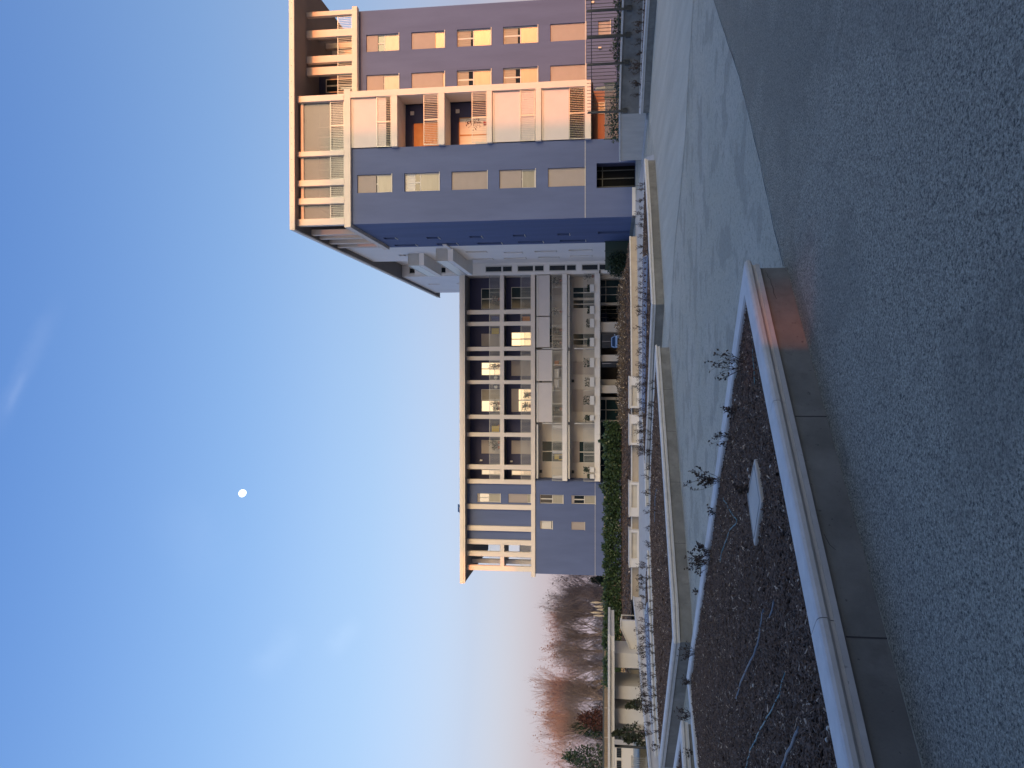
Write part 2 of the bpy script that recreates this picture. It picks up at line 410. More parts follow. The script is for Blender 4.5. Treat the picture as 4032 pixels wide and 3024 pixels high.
def shutter(parent, X0, X1, Zb, Zt, Y, m='shutter', pitch=0.075, name='shutter'):
    mb = MB(); n = max(1, round((Zt - Zb) / pitch)); d = (Zt - Zb) / n
    for k in range(n):
        z = Zb + k * d
        mb.add([(X0, Y + .03, z), (X1, Y + .03, z), (X1, Y, z + d * .30), (X0, Y, z + d * .30), (X1, Y, z + d * .85), (X0, Y, z + d * .85), (X1, Y + .03, z + d), (X0, Y + .03, z + d)],
               [(0, 1, 2, 3), (3, 2, 4, 5), (5, 4, 6, 7)])
    mb.box(X0, X1, Y + .034, Y + .045, Zb, Zt)
    return mb.build(name, m, parent)
def window(parent, X0, X1, Z0, Z1, Y, sh=0.0, panel=0.0, mull=1, glass='glass_dark', curtain=0.0, fm='frame_white', sill=True, slat='shutter', cmat='curtain'):
    """front-facing window: frame, pane, roller shutter from the top, milky lower panel"""
    f = MB(); t = .055
    f.box(X0, X0 + t, Y, Y + .06, Z0, Z1); f.box(X1 - t, X1, Y, Y + .06, Z0, Z1)
    f.box(X0 + t, X1 - t, Y, Y + .06, Z0, Z0 + t); f.box(X0 + t, X1 - t, Y, Y + .06, Z1 - t, Z1)
    zp = Z0 + (Z1 - Z0) * panel
    if panel: f.box(X0 + t, X1 - t, Y - .004, Y + .06, zp - t / 2, zp + t / 2)
    for k in range(mull):
        xm = X0 + (X1 - X0) * (k + 1) / (mull + 1)
        f.box(xm - .05, xm + .05, Y + .004, Y + .055, max(zp + t / 2, Z0 + t), Z1 - t)
    w = f.build('window', fm, parent)
    bx(X0 + t, X1 - t, Y + .03, Y + .036, max(zp + t / 2, Z0 + t), Z1 - t).build('pane', glass, w)
    if panel: bx(X0 + t, X1 - t, Y + .01, Y + .02, Z0 + t, zp - t / 2).build('lower_panel', 'glass_milky', w)
    if curtain:
        zc = Z1 - (Z1 - Z0) * curtain
        mb = MB(); n = 14
        for k in range(n):
            a, b = X0 + t + (X1 - X0 - 2 * t) * k / n, X0 + t + (X1 - X0 - 2 * t) * (k + 1) / n
            mb.quad((a, Y + .024 - .012 * (k % 2), max(zc, zp + t)), (b, Y + .024 - .012 * ((k + 1) % 2), max(zc, zp + t)), (b, Y + .024 - .012 * ((k + 1) % 2), Z1 - t), (a, Y + .024 - .012 * (k % 2), Z1 - t))
        mb.build('curtain', cmat, w)
    if sh: shutter(w, X0 + .01, X1 - .01, Z1 - (Z1 - Z0) * sh, Z1 - .005, Y - .06, slat)
    if sill: bx(X0 - .02, X1 + .02, Y - .19, Y + .02, Z0 - .045, Z0 - .003).build('sill', 'frame_white', w)
    return w
def railing(parent, X0, X1, Z0, Z1, Y, bars=0.115, post=1.35, m='rail_metal', name='railing', r=.008):
    mb = MB()
    mb.box(X0, X1, Y - .02, Y + .02, Z1 - .035, Z1); mb.box(X0, X1, Y - .015, Y + .015, Z0 + .04, Z0 + .065)
    n = max(1, int((X1 - X0) / bars))
    for k in range(n + 1):
        x = X0 + (X1 - X0) * k / n
        mb.box(x - r, x + r, Y - .008, Y + .008, Z0 + .065, Z1 - .035)
    n = max(1, round((X1 - X0) / post))
    for k in range(n + 1):
        x = min(max(X0 + (X1 - X0) * k / n, X0 + .02), X1 - .02)
        mb.box(x - .02, x + .02, Y - .022, Y - .008, Z0, Z1 - .035)
    return mb.build(name, m, parent)

# ---------------------------------------------------------------- the tall apartment block
T = thing('apartment_tower', 'tall blue apartment block with beige pillars under an overhanging flat roof', 'building', loc=(0, 0, 0))
YF, YB, YR, YRB = 50.0, 50.25, 52.1, 51.6       # frame front, left wall, right wall, right band front
XL, XR = 10.35, 25.55
Z_BAND = at(1380, 700, YF)[1]; Z_BANDT = at(1355, 700, YF)[1]
Z_SOF = at(1161, 600, 49.6)[1]; Z_ROOF = at(1142, 600, 49.6)[1]
XB = at(1700, 574, YB)[0]                        # left edge of the balcony bays
# left front wall with five french windows and the dark street door
lw = [(1407, 1542, 689, 759), (1592, 1729, 683, 753), (1778, 1918, 673, 747), (1966, 2107, 665, 739), (2158, 2303, 657, 731)]
lr = [rc(*w, YB) for w in lw]
xm = sum(r[0] for r in lr) / 5, sum(r[1] for r in lr) / 5
lr = [(xm[0], xm[1], r[2], r[3]) for r in lr]
door_r = rc(2349, 2499, 640, 738, YB); door_r = (door_r[0], door_r[1], 0.02, door_r[3])
mb = wall_holes(MB(), XL, XB, 0, Z_BAND, [r for r in lr] + [door_r], YB, 0.22)
mb.build('wall', 'stucco_blue', T)['label'] = 'plain blue front wall left of the balconies'
for r, st in zip(lr, (dict(sh=.54, panel=.42), dict(panel=.55, curtain=.30, cmat='frame_white'), dict(sh=.985, panel=.4), dict(sh=.62, panel=.36), dict(sh=.985, panel=.4))):
    window(T, *r, YB + .16, **st)
d = bx(door_r[0], door_r[1], YB + .9, YB + .95, 0.02, door_r[3]).build('door', 'black', T)
dm = MB()
for k in range(3):
    x = door_r[0] + (door_r[1] - door_r[0]) * (k + .5) / 3
    dm.box(x - .03, x + .03, YB + .86, YB + .9, .02, door_r[3])
dm.box(door_r[0], door_r[1], YB + .86, YB + .9, 2.1, 2.16)
dm.build('door_frame', 'dark_metal', d)
MB().box(door_r[0] - .3, door_r[0], YB + .22, YB + .95, 0, door_r[3] + .2).box(door_r[1], door_r[1] + .3, YB + .22, YB + .95, 0, door_r[3] + .2).box(door_r[0], door_r[1], YB + .22, YB + .95, door_r[3], door_r[3] + .2).build('door_reveal', 'stucco_navy', T)
pl = rc(2486, 2499, 738, 849, YB)
bx(pl[0], pl[1], YB - .06, YB - .003, 0, .22).build('plinth', 'white_wall', T)
zj = at(2304, 600, YB)[1]
bx(XL, XB, YB - .012, YB - .002, zj - .02, zj + .02).build('wall_joint', 'moulding', T)
# right front wall (set back), ten windows
rw = [[(1443, 1570, 294, 365), (1620, 1750, 285, 355), (1799, 1933, 275, 345), (1981, 2117, 263, 335), (2167, 2306, 253, 325)],
      [(1442, 1570, 131, 202), (1620, 1750, 125, 192), (1799, 1933, 113, 181), (1981, 2117, 103, 170), (2167, 2306, 91, 158)]]
styles = [[dict(sh=.52, panel=.46), dict(sh=.94, panel=.3), dict(panel=.52, curtain=.34), dict(panel=.50, curtain=.36), dict(sh=.985, panel=.4)],
          [dict(sh=.35, panel=.45), dict(sh=.71, panel=.5), dict(panel=.52, curtain=.40), dict(panel=.50, curtain=.42), dict(sh=.985, panel=.4)]]
holes = []
for col in rw:
    rr = [rc(*w, YR) for w in col]
    a, b = sum(r[0] for r in rr) / 5, sum(r[1] for r in rr) / 5
    holes.append([(a, b, r[2], r[3]) for r in rr])
# the left window column runs in behind the balcony post
gw = rc(2356, 2402, 81, 144, YR)
sw = rc(2357, 2383, 403, 449, YR)
XP = at(1850, 336, YF)[0]                        # right edge of the balcony post
mb = wall_holes(MB(), XP - .25, XR, 0, at(1395, 200, YRB)[1], holes[0] + holes[1] + [gw], YR, 0.2)
mb.build('wall', 'stucco_blue', T)['label'] = 'plain front wall right of the balconies, catching the low sun'
for col, ss in zip(holes, styles):
    for r, st in zip(col, ss): window(T, *r, YR + .15, **st)
window(T, *gw, YR + .15, sh=.985)
window(T, *sw, YR - .06, sh=.0, glass='glass_milky', mull=2)
zj2 = at(2305, 200, YR)[1]
bx(XP - 1, XR, YR - .012, YR - .002, zj2 - .02, zj2 + .02).build('wall_joint', 'moulding', T)
for (x, y) in ((2334, 10), (2362, 190)):
    c = at(x, y, YR)
    bx(c[0] - .07, c[0] + .07, YR - .10, YR - .003, c[1] - .10, c[1] + .10).build('wall_lamp', 'lamp_plastic', T, bevel=.02)
# inner volume
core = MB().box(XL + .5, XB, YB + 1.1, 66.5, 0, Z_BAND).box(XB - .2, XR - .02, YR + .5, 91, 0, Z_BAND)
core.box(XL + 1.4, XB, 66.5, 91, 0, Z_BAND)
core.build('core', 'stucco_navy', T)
MB().box(XL + .02, at(1850, 336, YF)[0] - .3, YB + .3, 91, Z_BAND - .02, Z_BAND + .1).box(at(1850, 336, YF)[0] - .297, XR, YR + .3, 91, Z_BAND - .3, at(1396, 200, YRB)[1]).build('terrace_floor', 'soffit_grey', T)
# side wall: blue near the street, white behind, with slit windows
def slit(y, xa, xb, X=XL):
    """a slit window of the side wall at photo column y between photo rows xa and xb"""
    u = 3024 - y
    lo, hi = 45.0, 95.0
    for _ in range(40):
        mid = (lo + hi) / 2
        if at((xa + xb) / 2, y, mid)[0] < X: lo = mid
        else: hi = mid
    return mid, at(xb, y, mid)[1], at(xa, y, mid)[1]
YBW = 59.6
slits_b, slits_w = [], []
for (y, xa, xb, w) in ((939, 1513, 1560, .75), (937, 1680, 1728, .75), (933, 1850, 1897, .75), (928, 2020, 2066, .75), (923, 2195, 2242, .75),
                       (966, 1555, 1640, .75), (961, 1720, 1800, .75), (958, 1880, 1975, .75), (953, 2040, 2138, .75), (948, 2205, 2305, .75)):
    Y, zb, zt = slit(y, xa, xb)
    slits_b.append((Y - w / 2, Y + w / 2, zb, zt))
for (y, xa, xb, w) in ((992, 1835, 1915, .7), (995, 1985, 2055, .7), (990, 2105, 2190, .7), (985, 2240, 2330, .7),
                       (1020, 1860, 1940, .7), (1017, 1985, 2070, .7), (1013, 2120, 2200, .7), (1008, 2245, 2330, .7), (1005, 1572, 1640, .7)):
    Y, zb, zt = slit(y, xa, xb)
    slits_w.append((Y - w / 2, Y + w / 2, zb, zt))
dn = slit(915, 2355, 2490); ndoor = (dn[0] - .45, dn[0] + .45, 0.25, dn[2])
mb = wall_holes(MB(), YB, YBW, 0, Z_BAND, slits_b + [ndoor], XL, 0.25, side=True)
mb.build('side_wall', 'stucco_blue', T)
mb = wall_holes(MB(), YBW, 66.8, 0, Z_SOF, slits_w, XL + .004, 0.25, side=True)
mb.quad((XL + .004, 66.8, 0), (XL + 1.1, 66.8, 0), (XL + 1.1, 66.8, Z_SOF), (XL + .004, 66.8, Z_SOF))
mb.quad((XL + .004, YBW, Z_BAND), (XR, YBW, Z_BAND), (XR, YBW, Z_SOF), (XL + .004, YBW, Z_SOF))
mb.box(XL + 1.1, XL + 1.3, 66.8, 76.4, 0, Z_SOF)
mb.build('side_wall', 'stucco_white', T)['label'] = 'white rear part of the side wall'
for i, h in enumerate(slits_b + slits_w):
    f = MB()
    X = XL + .17
    f.box(X, X + .05, h[0], h[0] + .05, h[2], h[3]); f.box(X, X + .05, h[1] - .05, h[1], h[2], h[3])
    f.box(X, X + .05, h[0] + .05, h[1] - .05, h[3] - .05, h[3]); f.box(X, X + .05, h[0] + .05, h[1] - .05, h[2], h[2] + .05)
    f.box(XL - .05, XL + .12, h[0] - .02, h[1] + .02, h[2] - .05, h[2] - .003)
    w = f.build('slit_window', 'frame_white', T)
    bx(X + .06, X + .08, h[0], h[1], h[2], h[3]).build('pane', 'glass_dark', w)
    if i % 3 == 2: bx(X + .002, X + .03, h[0] + .05, h[1] - .05, h[2] + (h[3] - h[2]) * (.45 if i % 2 else .3), h[3] - .05).build('shutter', 'shutter', w)
bx(XL + .18, XL + .22, ndoor[0], ndoor[1], ndoor[2], ndoor[3]).build('side_door', 'stucco_navy', T)
bx(XL - .05, XL - .003, YB, 66.8, 0, .24).build('side_plinth', 'concrete', T)
# stair bay facing the street in the notch, with tall dark windows
ST_Y = 76.4
mb = MB(); stair_h = []
for (xa, xb) in ((1912, 1975), (1979, 2016), (2038, 2100), (2105, 2141), (2163, 2226), (2231, 2268), (2291, 2354), (2360, 2395), (1760, 1790), (1796, 1850), (1612, 1650), (1718, 1755)):
    r = rc(xa, xb, 1035, 1058, ST_Y)
    stair_h.append((XL + .22, XL + .80, r[2], r[3]))
wall_holes(mb, XL - .1, XL + 1.25, 0, Z_SOF, stair_h, ST_Y, .15)
mb.build('stair_bay', 'stucco_white', T)
for h in stair_h:
    f = MB(); t = .05; Y = ST_Y + .06
    f.box(h[0] - .06, h[0] + t, Y - .07, Y + .03, h[2] - .03, h[3] + .03).box(h[1] - t, h[1] + .06, Y - .07, Y + .03, h[2] - .03, h[3] + .03).box(h[0] + t, h[1] - t, Y - .07, Y + .03, h[2] - .03, h[2] + .03).box(h[0] + t, h[1] - t, Y - .07, Y + .03, h[3] - .03, h[3] + .03)
    w = f.build('stair_window', 'frame_white', T)
    bx(h[0] + t, h[1] - t, Y, Y + .02, h[2], h[3]).build('pane', 'glass_dark', w)
# rear side wall above the low wing
rs = []
for (y, xa, xb) in ((1119, 1688, 1732), (1117, 1799, 1830)):
    Y, zb, zt = slit(y, xa, xb, XL - .1); rs.append((Y - .35, Y + .35, zb, zt))
mb = wall_holes(MB(), ST_Y, 91.3, 0, Z_SOF, rs, XL - .1, .2, side=True)
mb.box(XL + .3, XR, 90.9, 91.3, 0, Z_SOF)
mb.build('rear_wall', 'stucco_white', T)
for h in rs: bx(XL + .02, XL + .06, h[0], h[1], h[2], h[3]).build('slit_window', 'shutter', T)
# projecting white side balconies at the notch
for (xt, xb_, ya, label) in ((1605, 1667, 62.2, 'upper'), (1739, 1803, 60.0, 'lower')):
    z1, z0 = at(xt, 1040, 62.6)[1], at(xb_, 1040, 62.6)[1]
    b = bx(XL - 1.0, XL + .9, ya + .6, 69.5, z0, z0 + .42).build('side_balcony', 'panel_white', T)
    f = MB()
    f.box(XL - 1.0, XL - .003, ya + .62, ya + .66, z0 + .44, z1 - .03).box(XL - 1.0, XL - .96, ya + .66, 69.5, z0 + .44, z1 - .03)
    f.build('balcony_panel', 'panel_frosted', b)
    bx(XL - 1.02, XL - .003, ya + .58, ya + .68, z1 - .03, z1 + .02).build('handrail', 'rail_metal', b)
    bx(XL - 1.02, XL - .94, ya + .68, 69.5, z1 - .03, z1 + .02).build('handrail', 'rail_metal', b)
    bx(XL - .9, XL + .2, 68.8, 69.0, z0 + .44, z1 + 1.0).build('privacy_panel', 'stucco_white', b)
    if label == 'lower': bx(XL - .10, XL - .002, 58.6, ya + .6, z0 + .10, z0 + .42).build('side_ledge', 'panel_white', b)
# roof
MB().box(XL - .35, XR + 2.2, 49.55, 94.0, Z_SOF, Z_SOF + .10).build('roof_soffit', 'soffit_grey', T)
rf = bx(XL - .30, XR + 2.1, 49.62, 93.9, Z_SOF + .102, Z_ROOF - .03).build('roof', 'roof_metal', T)
zt = Z_ROOF - .14
MB().box(XL - .40, XR + 2.25, 49.50, 49.60, Z_SOF + .12, Z_ROOF).box(XL - .40, XL - .31, 49.60, 94.05, Z_SOF + .12, Z_ROOF).build('fascia', 'fascia_beige', rf)
MB().box(XL - .37, XR + 2.25, 49.44, 49.545, Z_SOF - .03, Z_SOF + .115).box(XL - .44, XL - .352, 49.44, 94.05, Z_SOF - .03, Z_SOF + .115).build('gutter', 'fascia_beige', rf)
riv = MB()
for k in range(16):
    x = XL + .1 + k * 1.05
    riv.box(x - .012, x + .012, 49.475, 49.50, Z_SOF + .16, Z_SOF + .19)
riv.build('fixings', 'dark_metal', rf)
# band under the roof terrace
bl = at(1367, 895, YF)[0], at(1367, 350, YF)[0]
MB().box(bl[0], bl[1], YF, YF + .5, Z_BAND, Z_BANDT).box(bl[0], bl[0] + .4, YF + .5, 59.2, Z_BAND, Z_BANDT).build('band', 'frame_beige', T, bevel=.02)
ZR0, ZR1 = at(1406, 200, YRB)[1], at(1386, 200, YRB)[1]
MB().box(bl[1] - .6, at(1396, 24, YRB)[0], YRB, YRB + .45, ZR0, ZR1).build('band', 'frame_beige', T, bevel=.02)
# terrace pillars
for (ya, yb) in ((375, 399), (595, 614), (708, 731), (779, 803), (861, 887)):
    a, b = at(1260, yb, YF)[0], at(1260, ya, YF)[0]
    bx(a, b, YF - .02, YF + .40, Z_BANDT, Z_SOF - .002).build('pillar', 'frame_beige', T, bevel=.015)
for (ya, yb) in ((43, 61), (116, 145), (218, 245), (262, 293)):
    a, b = at(1290, yb, YRB + .05)[0], at(1290, ya, YRB + .05)[0]
    bx(a, b, YRB + .05, YRB + .40, ZR1, Z_SOF - .002).build('pillar', 'frame_beige', T, bevel=.015)
for Y in (53.6, 55.3, 56.6, 58.0):
    bx(XR - 1.05, XR - .65, Y, Y + .38, Z_BAND + .1, Z_SOF - .002).build('pillar', 'frame_beige', T, bevel=.015)
for Y in (52.4, 53.9, 55.9, 57.6):
    bx(bl[0], bl[0] + .38, Y, Y + .40, Z_BANDT, Z_SOF - .002).build('pillar', 'frame_beige', T, bevel=.015)
# set-back rooftop flat
XC0, XC1 = XL + 1.9, at(1300, 300, 54.0)[0]
bx(XC0, XC1, 54.0, YBW + .1, Z_BAND + .1, Z_SOF - .003).build('rooftop_flat', 'stucco_navy', T)
for (xa, xb_, ya, yb) in ((1285, 1380, 312, 365), (1250, 1385, 500, 580), (1245, 1380, 640, 700)):
    r = rc(xa, xb_, ya, yb, 54.0)
    window(T, r[0], r[1], Z_BAND + .12, r[3], 53.90, curtain=.0, sill=False, fm='fascia_beige')
# roof terrace railings and grey drop screens
for (ya, yb) in ((399, 595), (614, 708), (731, 779), (803, 861)):
    a, b = at(1300, yb, YF + .2)[0], at(1300, ya, YF + .2)[0]
    zt = at(1302, (ya + yb) / 2, YF + .2)[1]
    railing(T, a + .01, b - .01, Z_BANDT, zt, YF + .12)
    bx(a + .01, b - .01, YF + .30, YF + .315, Z_BANDT + .02, Z_SOF - .35).build('drop_screen', 'screen_grey', T)
    bx(a + .01, b - .01, YF + .22, YF + .42, Z_SOF - .35, Z_SOF - .16).build('screen_box', 'frame_beige', T)
for (ya, yb) in ((61, 116), (145, 218), (245, 262), (293, 372)):
    a, b = at(1350, yb, YRB + .2)[0], at(1350, ya, YRB + .2)[0]
    railing(T, a, b, ZR1, at(1330, (ya + yb) / 2, YRB + .2)[1], YRB + .18)
# balcony bays
sl = [(1540, 1564, 578), (1726, 1750, 570), (1917, 1937, 561), (2108, 2131, 552), (2303, 2327, 541)]
sz = [(at(b, 450, YF)[1], at(a, 450, YF)[1]) for a, b, _ in sl]
MB().box(XP - .42, XP, YF, YF + .4, sz[-1][0], Z_BAND - .003).box(XP - .30, XP, YF + .4, YR, sz[-1][0], Z_BAND - .003).build('balcony_post', 'frame_beige', T, bevel=.015)
for z0, z1 in sz:
    MB().box(XB - .02, XP - .422, YF - .01, YF + .3, z0, z1).box(XB + .05, XP - .302, YF + .31, YR + .2, z0 + .05, z1 - .02).build('balcony_slab', 'frame_beige', T, bevel=.015)
tops = [Z_BAND] + [s[0] for s in sz[:-1]]
YBK = YR - .05
for i in range(5):
    z1, z0 = tops[i], sz[i][1]
    x0, x1 = XB + .02, XP - .43
    railing(T, x0, x1, z0, z0 + 1.02, YF + .10)
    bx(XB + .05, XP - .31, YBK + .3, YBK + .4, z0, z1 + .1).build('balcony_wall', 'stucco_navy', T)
    bx(XB - .03, XB + .003, YB + .05, YBK + .4, z0, z1 + .1).build('balcony_side', 'stucco_beige', T)
    if i in (0, 3, 4):
        zb = z0 + {0: .40, 3: .05, 4: 1.04}[i]
        bx(x0 + .02, x1 - .06, YF + .18, YF + .195, zb, z1 - .12).build('drop_shade', 'shade_fabric', T)
        bx(x0 + .02, x1 - .02, YF + .14, YF + .30, z1 - .12, z1 - .005).build('shade_box', 'frame_white', T)
        MB().box(x1 - .055, x1 - .035, YF + .17, YF + .20, zb, z1 - .12).build('shade_guide', 'frame_beige', T)
    if i == 1: shutter(T, x0 + .02, x1 - 1.15, z0 + .02, z0 + 2.25, YBK + .2, 'wood_shutter', .09, 'door_shutter')
    if i == 2: window(T, x0 + .02, x1 - .9, z0 + .02, z0 + 2.3, YBK + .2, curtain=.93, sill=False, fm='wood_shutter', cmat='frame_white')
    if i in (1, 2): bx(x1 - .55, x1 - .3, YBK + .2, YBK + .295, z1 - .55, z1 - .30).build('wall_lamp', 'white_plastic', T)
    if i == 4:
        mb = MB(); rng = random.Random(3)
        for k in range(260):
            x = rng.uniform(x0, x1); z = rng.uniform(z0 + .1, z0 + .95)
            mb.box(x - .03, x + .03, YF + .13, YF + .15, z - .03, z + .03)
        tag(mb.build('ivy_screen', 'leaf_olive'), 'dark ivy screen behind the railing of the lowest tower balcony', 'ivy', kind='stuff')
# ground floor under the balconies
bx(XB, XP, YR - .01, YR + .02, 0, sz[-1][0]).build('ground_floor_wall', 'stucco_brown', T)
bx(XB, XP, YF + .5, YR, sz[-1][0] - .12, sz[-1][0]).build('balcony_underside', 'interior', T)
# aerial on the roof
A = thing('roof_aerial', 'small television aerial sticking up above the tower roof edge', 'aerial')
ax, az = at(1140, 700, 51)
MB().tube([(ax, 51, Z_ROOF - .1), (ax, 51, Z_ROOF + .42)], .018, 5).build('mast', 'dark_metal', A)
MB().tube([(ax - .28, 51, Z_ROOF + .05), (ax + .1, 51, Z_ROOF + .40)], .014, 4).tube([(ax - .1, 50.8, Z_ROOF + .30), (ax + .05, 51.2, Z_ROOF + .30)], .012, 4).tube([(ax - .12, 51, Z_ROOF + .38), (ax + .12, 51, Z_ROOF + .40)], .012, 4).build('elements', 'dark_metal', A)
# ---------------------------------------------------------------- the long low wing
W = thing('apartment_wing', 'long low apartment wing with a grid of beige pillars over white balconies', 'building')
YL = 76.5
def ux(y, x=2000, Y=YL): return at(x, y, Y)[0]
def uz(x, y=1600, Y=YL): return at(x, y, Y)[1]
zr1, zr0 = uz(1818), uz(1838)
zmid1, zmid0 = uz(1969), uz(1984)
zb1, zb0 = uz(2091), uz(2107)
xr, xl = ux(1080), ux(2256)
bx(ux(2290), xr + .4, YL - 1.0, YL + 14, zr0 + .12, zr1 - .05).build('roof', 'roof_metal', W)
rfw = W.children[-1]
MB().box(ux(2290) - .05, xr + .4, YL - 1.1, YL - 1.003, zr0 + .17, zr1).box(ux(2290) - .05, ux(2290) - .003, YL - 1.0, YL + 14, zr0 + .17, zr1).build('fascia', 'fascia_beige', rfw)
MB().box(ux(2290) - .02, xr + .4, YL - 1.06, YL - .96, zr0, zr0 + .165).build('gutter', 'fascia_beige', rfw)
bx(ux(2288), xr + .4, YL - .95, YL + 13.9, zr0 + .02, zr0 + .118).build('roof_soffit', 'soffit_grey', W)
cols = [(1219, 1236), (1266, 1282), (1365, 1381), (1402, 1418), (1497, 1512), (1634, 1650), (1704, 1720), (1831, 1849), (1889, 1906), (1988, 2007), (2073, 2092), (2127, 2146), (2174, 2193), (2230, 2249)]
cx = [(ux(b), ux(a)) for a, b in cols]
for a, b in cx:
    bx(a, b, YL, YL + .42, zb1, zr0 + .018).build('pillar', 'frame_beige', W, bevel=.015)
bx(ux(2269), xr + .1, YL - .05, YL + .45, zb0, zb1 - .002).build('band', 'frame_beige', W, bevel=.02)
# cross beams between the pillars of the loggias
edges = [(cx[0][1], xr)] + [(cx[i + 1][1], cx[i][0]) for i in range(len(cx) - 1)]
for i, (a, b) in enumerate(edges):
    if i <= 8 or i >= 12: bx(a, b, YL + .03, YL + .40, zmid0, zmid1).build('cross_beam', 'frame_beige', W)
YK = YL + 1.9
loggia_l = cx[8][0]
# loggia back walls, floors, dividing walls
zfl = [zmid1, zb1]; zce = [zr0, zmid0]
for k in range(2):
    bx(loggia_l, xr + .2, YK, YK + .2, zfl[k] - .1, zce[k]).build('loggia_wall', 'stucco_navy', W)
    bx(ux(2249), xr + .2, YL + .42, YK + 3, zfl[k] - .22, zfl[k] - .02).build('loggia_floor', 'stucco_beige', W)
bx(xr, xr + .15, YL + .1, YK, zb1, zr0).build('loggia_side', 'stucco_beige', W)
bx(loggia_l - .05, loggia_l + .1, YL + .42, YK, zb1, zr0).build('loggia_side', 'stucco_navy', W)
# loggia windows and doors: (photo y range, style)
up = [(1136, 1217, dict(curtain=.0, glass='glass_teal')), (1314, 1363, dict(sh=.985)), (1427, 1478, dict(glass='glass_mirror')), (1533, 1576, dict(curtain=.95, mull=0)), (1577, 1621, dict(glass='glass_mirror', mull=0)),
      (1733, 1786, dict(sh=.985)), (1849, 1870, dict(glass='glass_mirror', mull=0))]
dn_ = [(1132, 1217, dict(glass='glass_teal')), (1309, 1363, dict(glass='glass_mirror')), (1420, 1480, dict(sh=.985)), (1531, 1621, dict(sh=.34, glass='glass_mirror')),
       (1734, 1786, dict(sh=.985)), (1850, 1870, dict(glass='glass_mirror', mull=0))]
for lst, xt, k in ((up, 1896, 0), (dn_, 2014, 1)):
    for ya, yb, st in lst:
        a, b = at(1960, yb, YK)[0], at(1960, ya, YK)[0]
        window(W, a, b, zfl[k] + .02, at(xt, 1600, YK)[1], YK - .07, sill=False, **st)
# loggia railings
for i, (a, b) in enumerate(edges):
    if i <= 8 or i >= 12:
        for k, xt in ((0, 1926), (1, 2050)):
            railing(W, a + .01, b - .01, zfl[k], uz(xt, (1600)), YL + .2, post=1.6, r=.012)
# little wall lamps in the loggias
for (x, y) in ((1895, 1812), (2014, 1816), (1872, 1085)):
    c = at(x, y, YK)
    bx(c[0] - .08, c[0] + .08, YK - .14, YK - .003, c[1] - .12, c[1] + .12).build('wall_lamp', 'white_plastic', W)
# blue wall between the left pillars and on the lower left
bw = [(1879, 1970, 1943, 1978), (2002, 2090, 1945, 1980)]
h = [rc(*r, YL + .3) for r in bw]
wall_holes(MB(), cx[11][1] - .02, cx[8][0] + .02, zb1, zr0 + .02, h, YL + .3, .2).build('wall', 'stucco_blue', W)
window(W, *h[0], YL + .44, panel=.50, glass='glass_mirror', sh=.10)
window(W, *h[1], YL + .44, sh=.84, panel=.16)
lo = [(2126, 2217, 1948, 1983), (2250, 2344, 1951, 1985), (2126, 2175, 2051, 2084), (2250, 2302, 2055, 2087), (2378, 2440, 1954, 1988), (2378, 2440, 2057, 2089)]
h = [rc(*r, YL + .1) for r in lo]
XWB = ux(1893)
wall_holes(MB(), xl, XWB, 0, zb0 + .02, h, YL + .1, .2).box(xl + .01, XWB, YL + .7, YL + 13, 0, zb0).quad((xl, YL + .1, 0), (xl, YL + 13, 0), (xl, YL + 13, zb0 + .02), (xl, YL + .1, zb0 + .02)).build('wall', 'stucco_blue', W)
for r, st in zip(h, (dict(panel=.46, sh=.03), dict(panel=.46, sh=.12), dict(mull=0, sh=.12, curtain=.9, cmat='frame_white'), dict(sh=.985, mull=0), dict(sh=.3), dict(sh=.985, mull=0))):
    window(W, *r, YL + .24, **st)
zj = uz(2343)
bx(xl, XWB, YL + .088, YL + .098, zj - .02, zj + .02).build('wall_joint', 'moulding', W)
# open corner terraces at the left end: back wall, far pillars
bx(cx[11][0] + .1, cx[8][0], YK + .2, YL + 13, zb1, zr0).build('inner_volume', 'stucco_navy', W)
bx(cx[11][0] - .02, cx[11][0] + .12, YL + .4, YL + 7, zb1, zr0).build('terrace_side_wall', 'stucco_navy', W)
for Y in (YL + 3.0, YL + 6.0):
    bx(cx[13][0], cx[13][0] + .42, Y, Y + .42, zb1, zr0).build('pillar', 'frame_beige', W)
bx(ux(2249), cx[11][0], YL + 7, YL + 7.3, zb1, zb1 + 2.0).build('terrace_back_wall', 'stucco_white', W)
bx(ux(2249), cx[11][0], YL + .42, YL + 9, zb1 - .22, zb1 - .02).build('terrace_floor', 'stucco_beige', W)
bx(loggia_l, xr + .2, YK + .55, YL + 13, 3.0, zr0).build('inner_volume', 'stucco_beige', W)
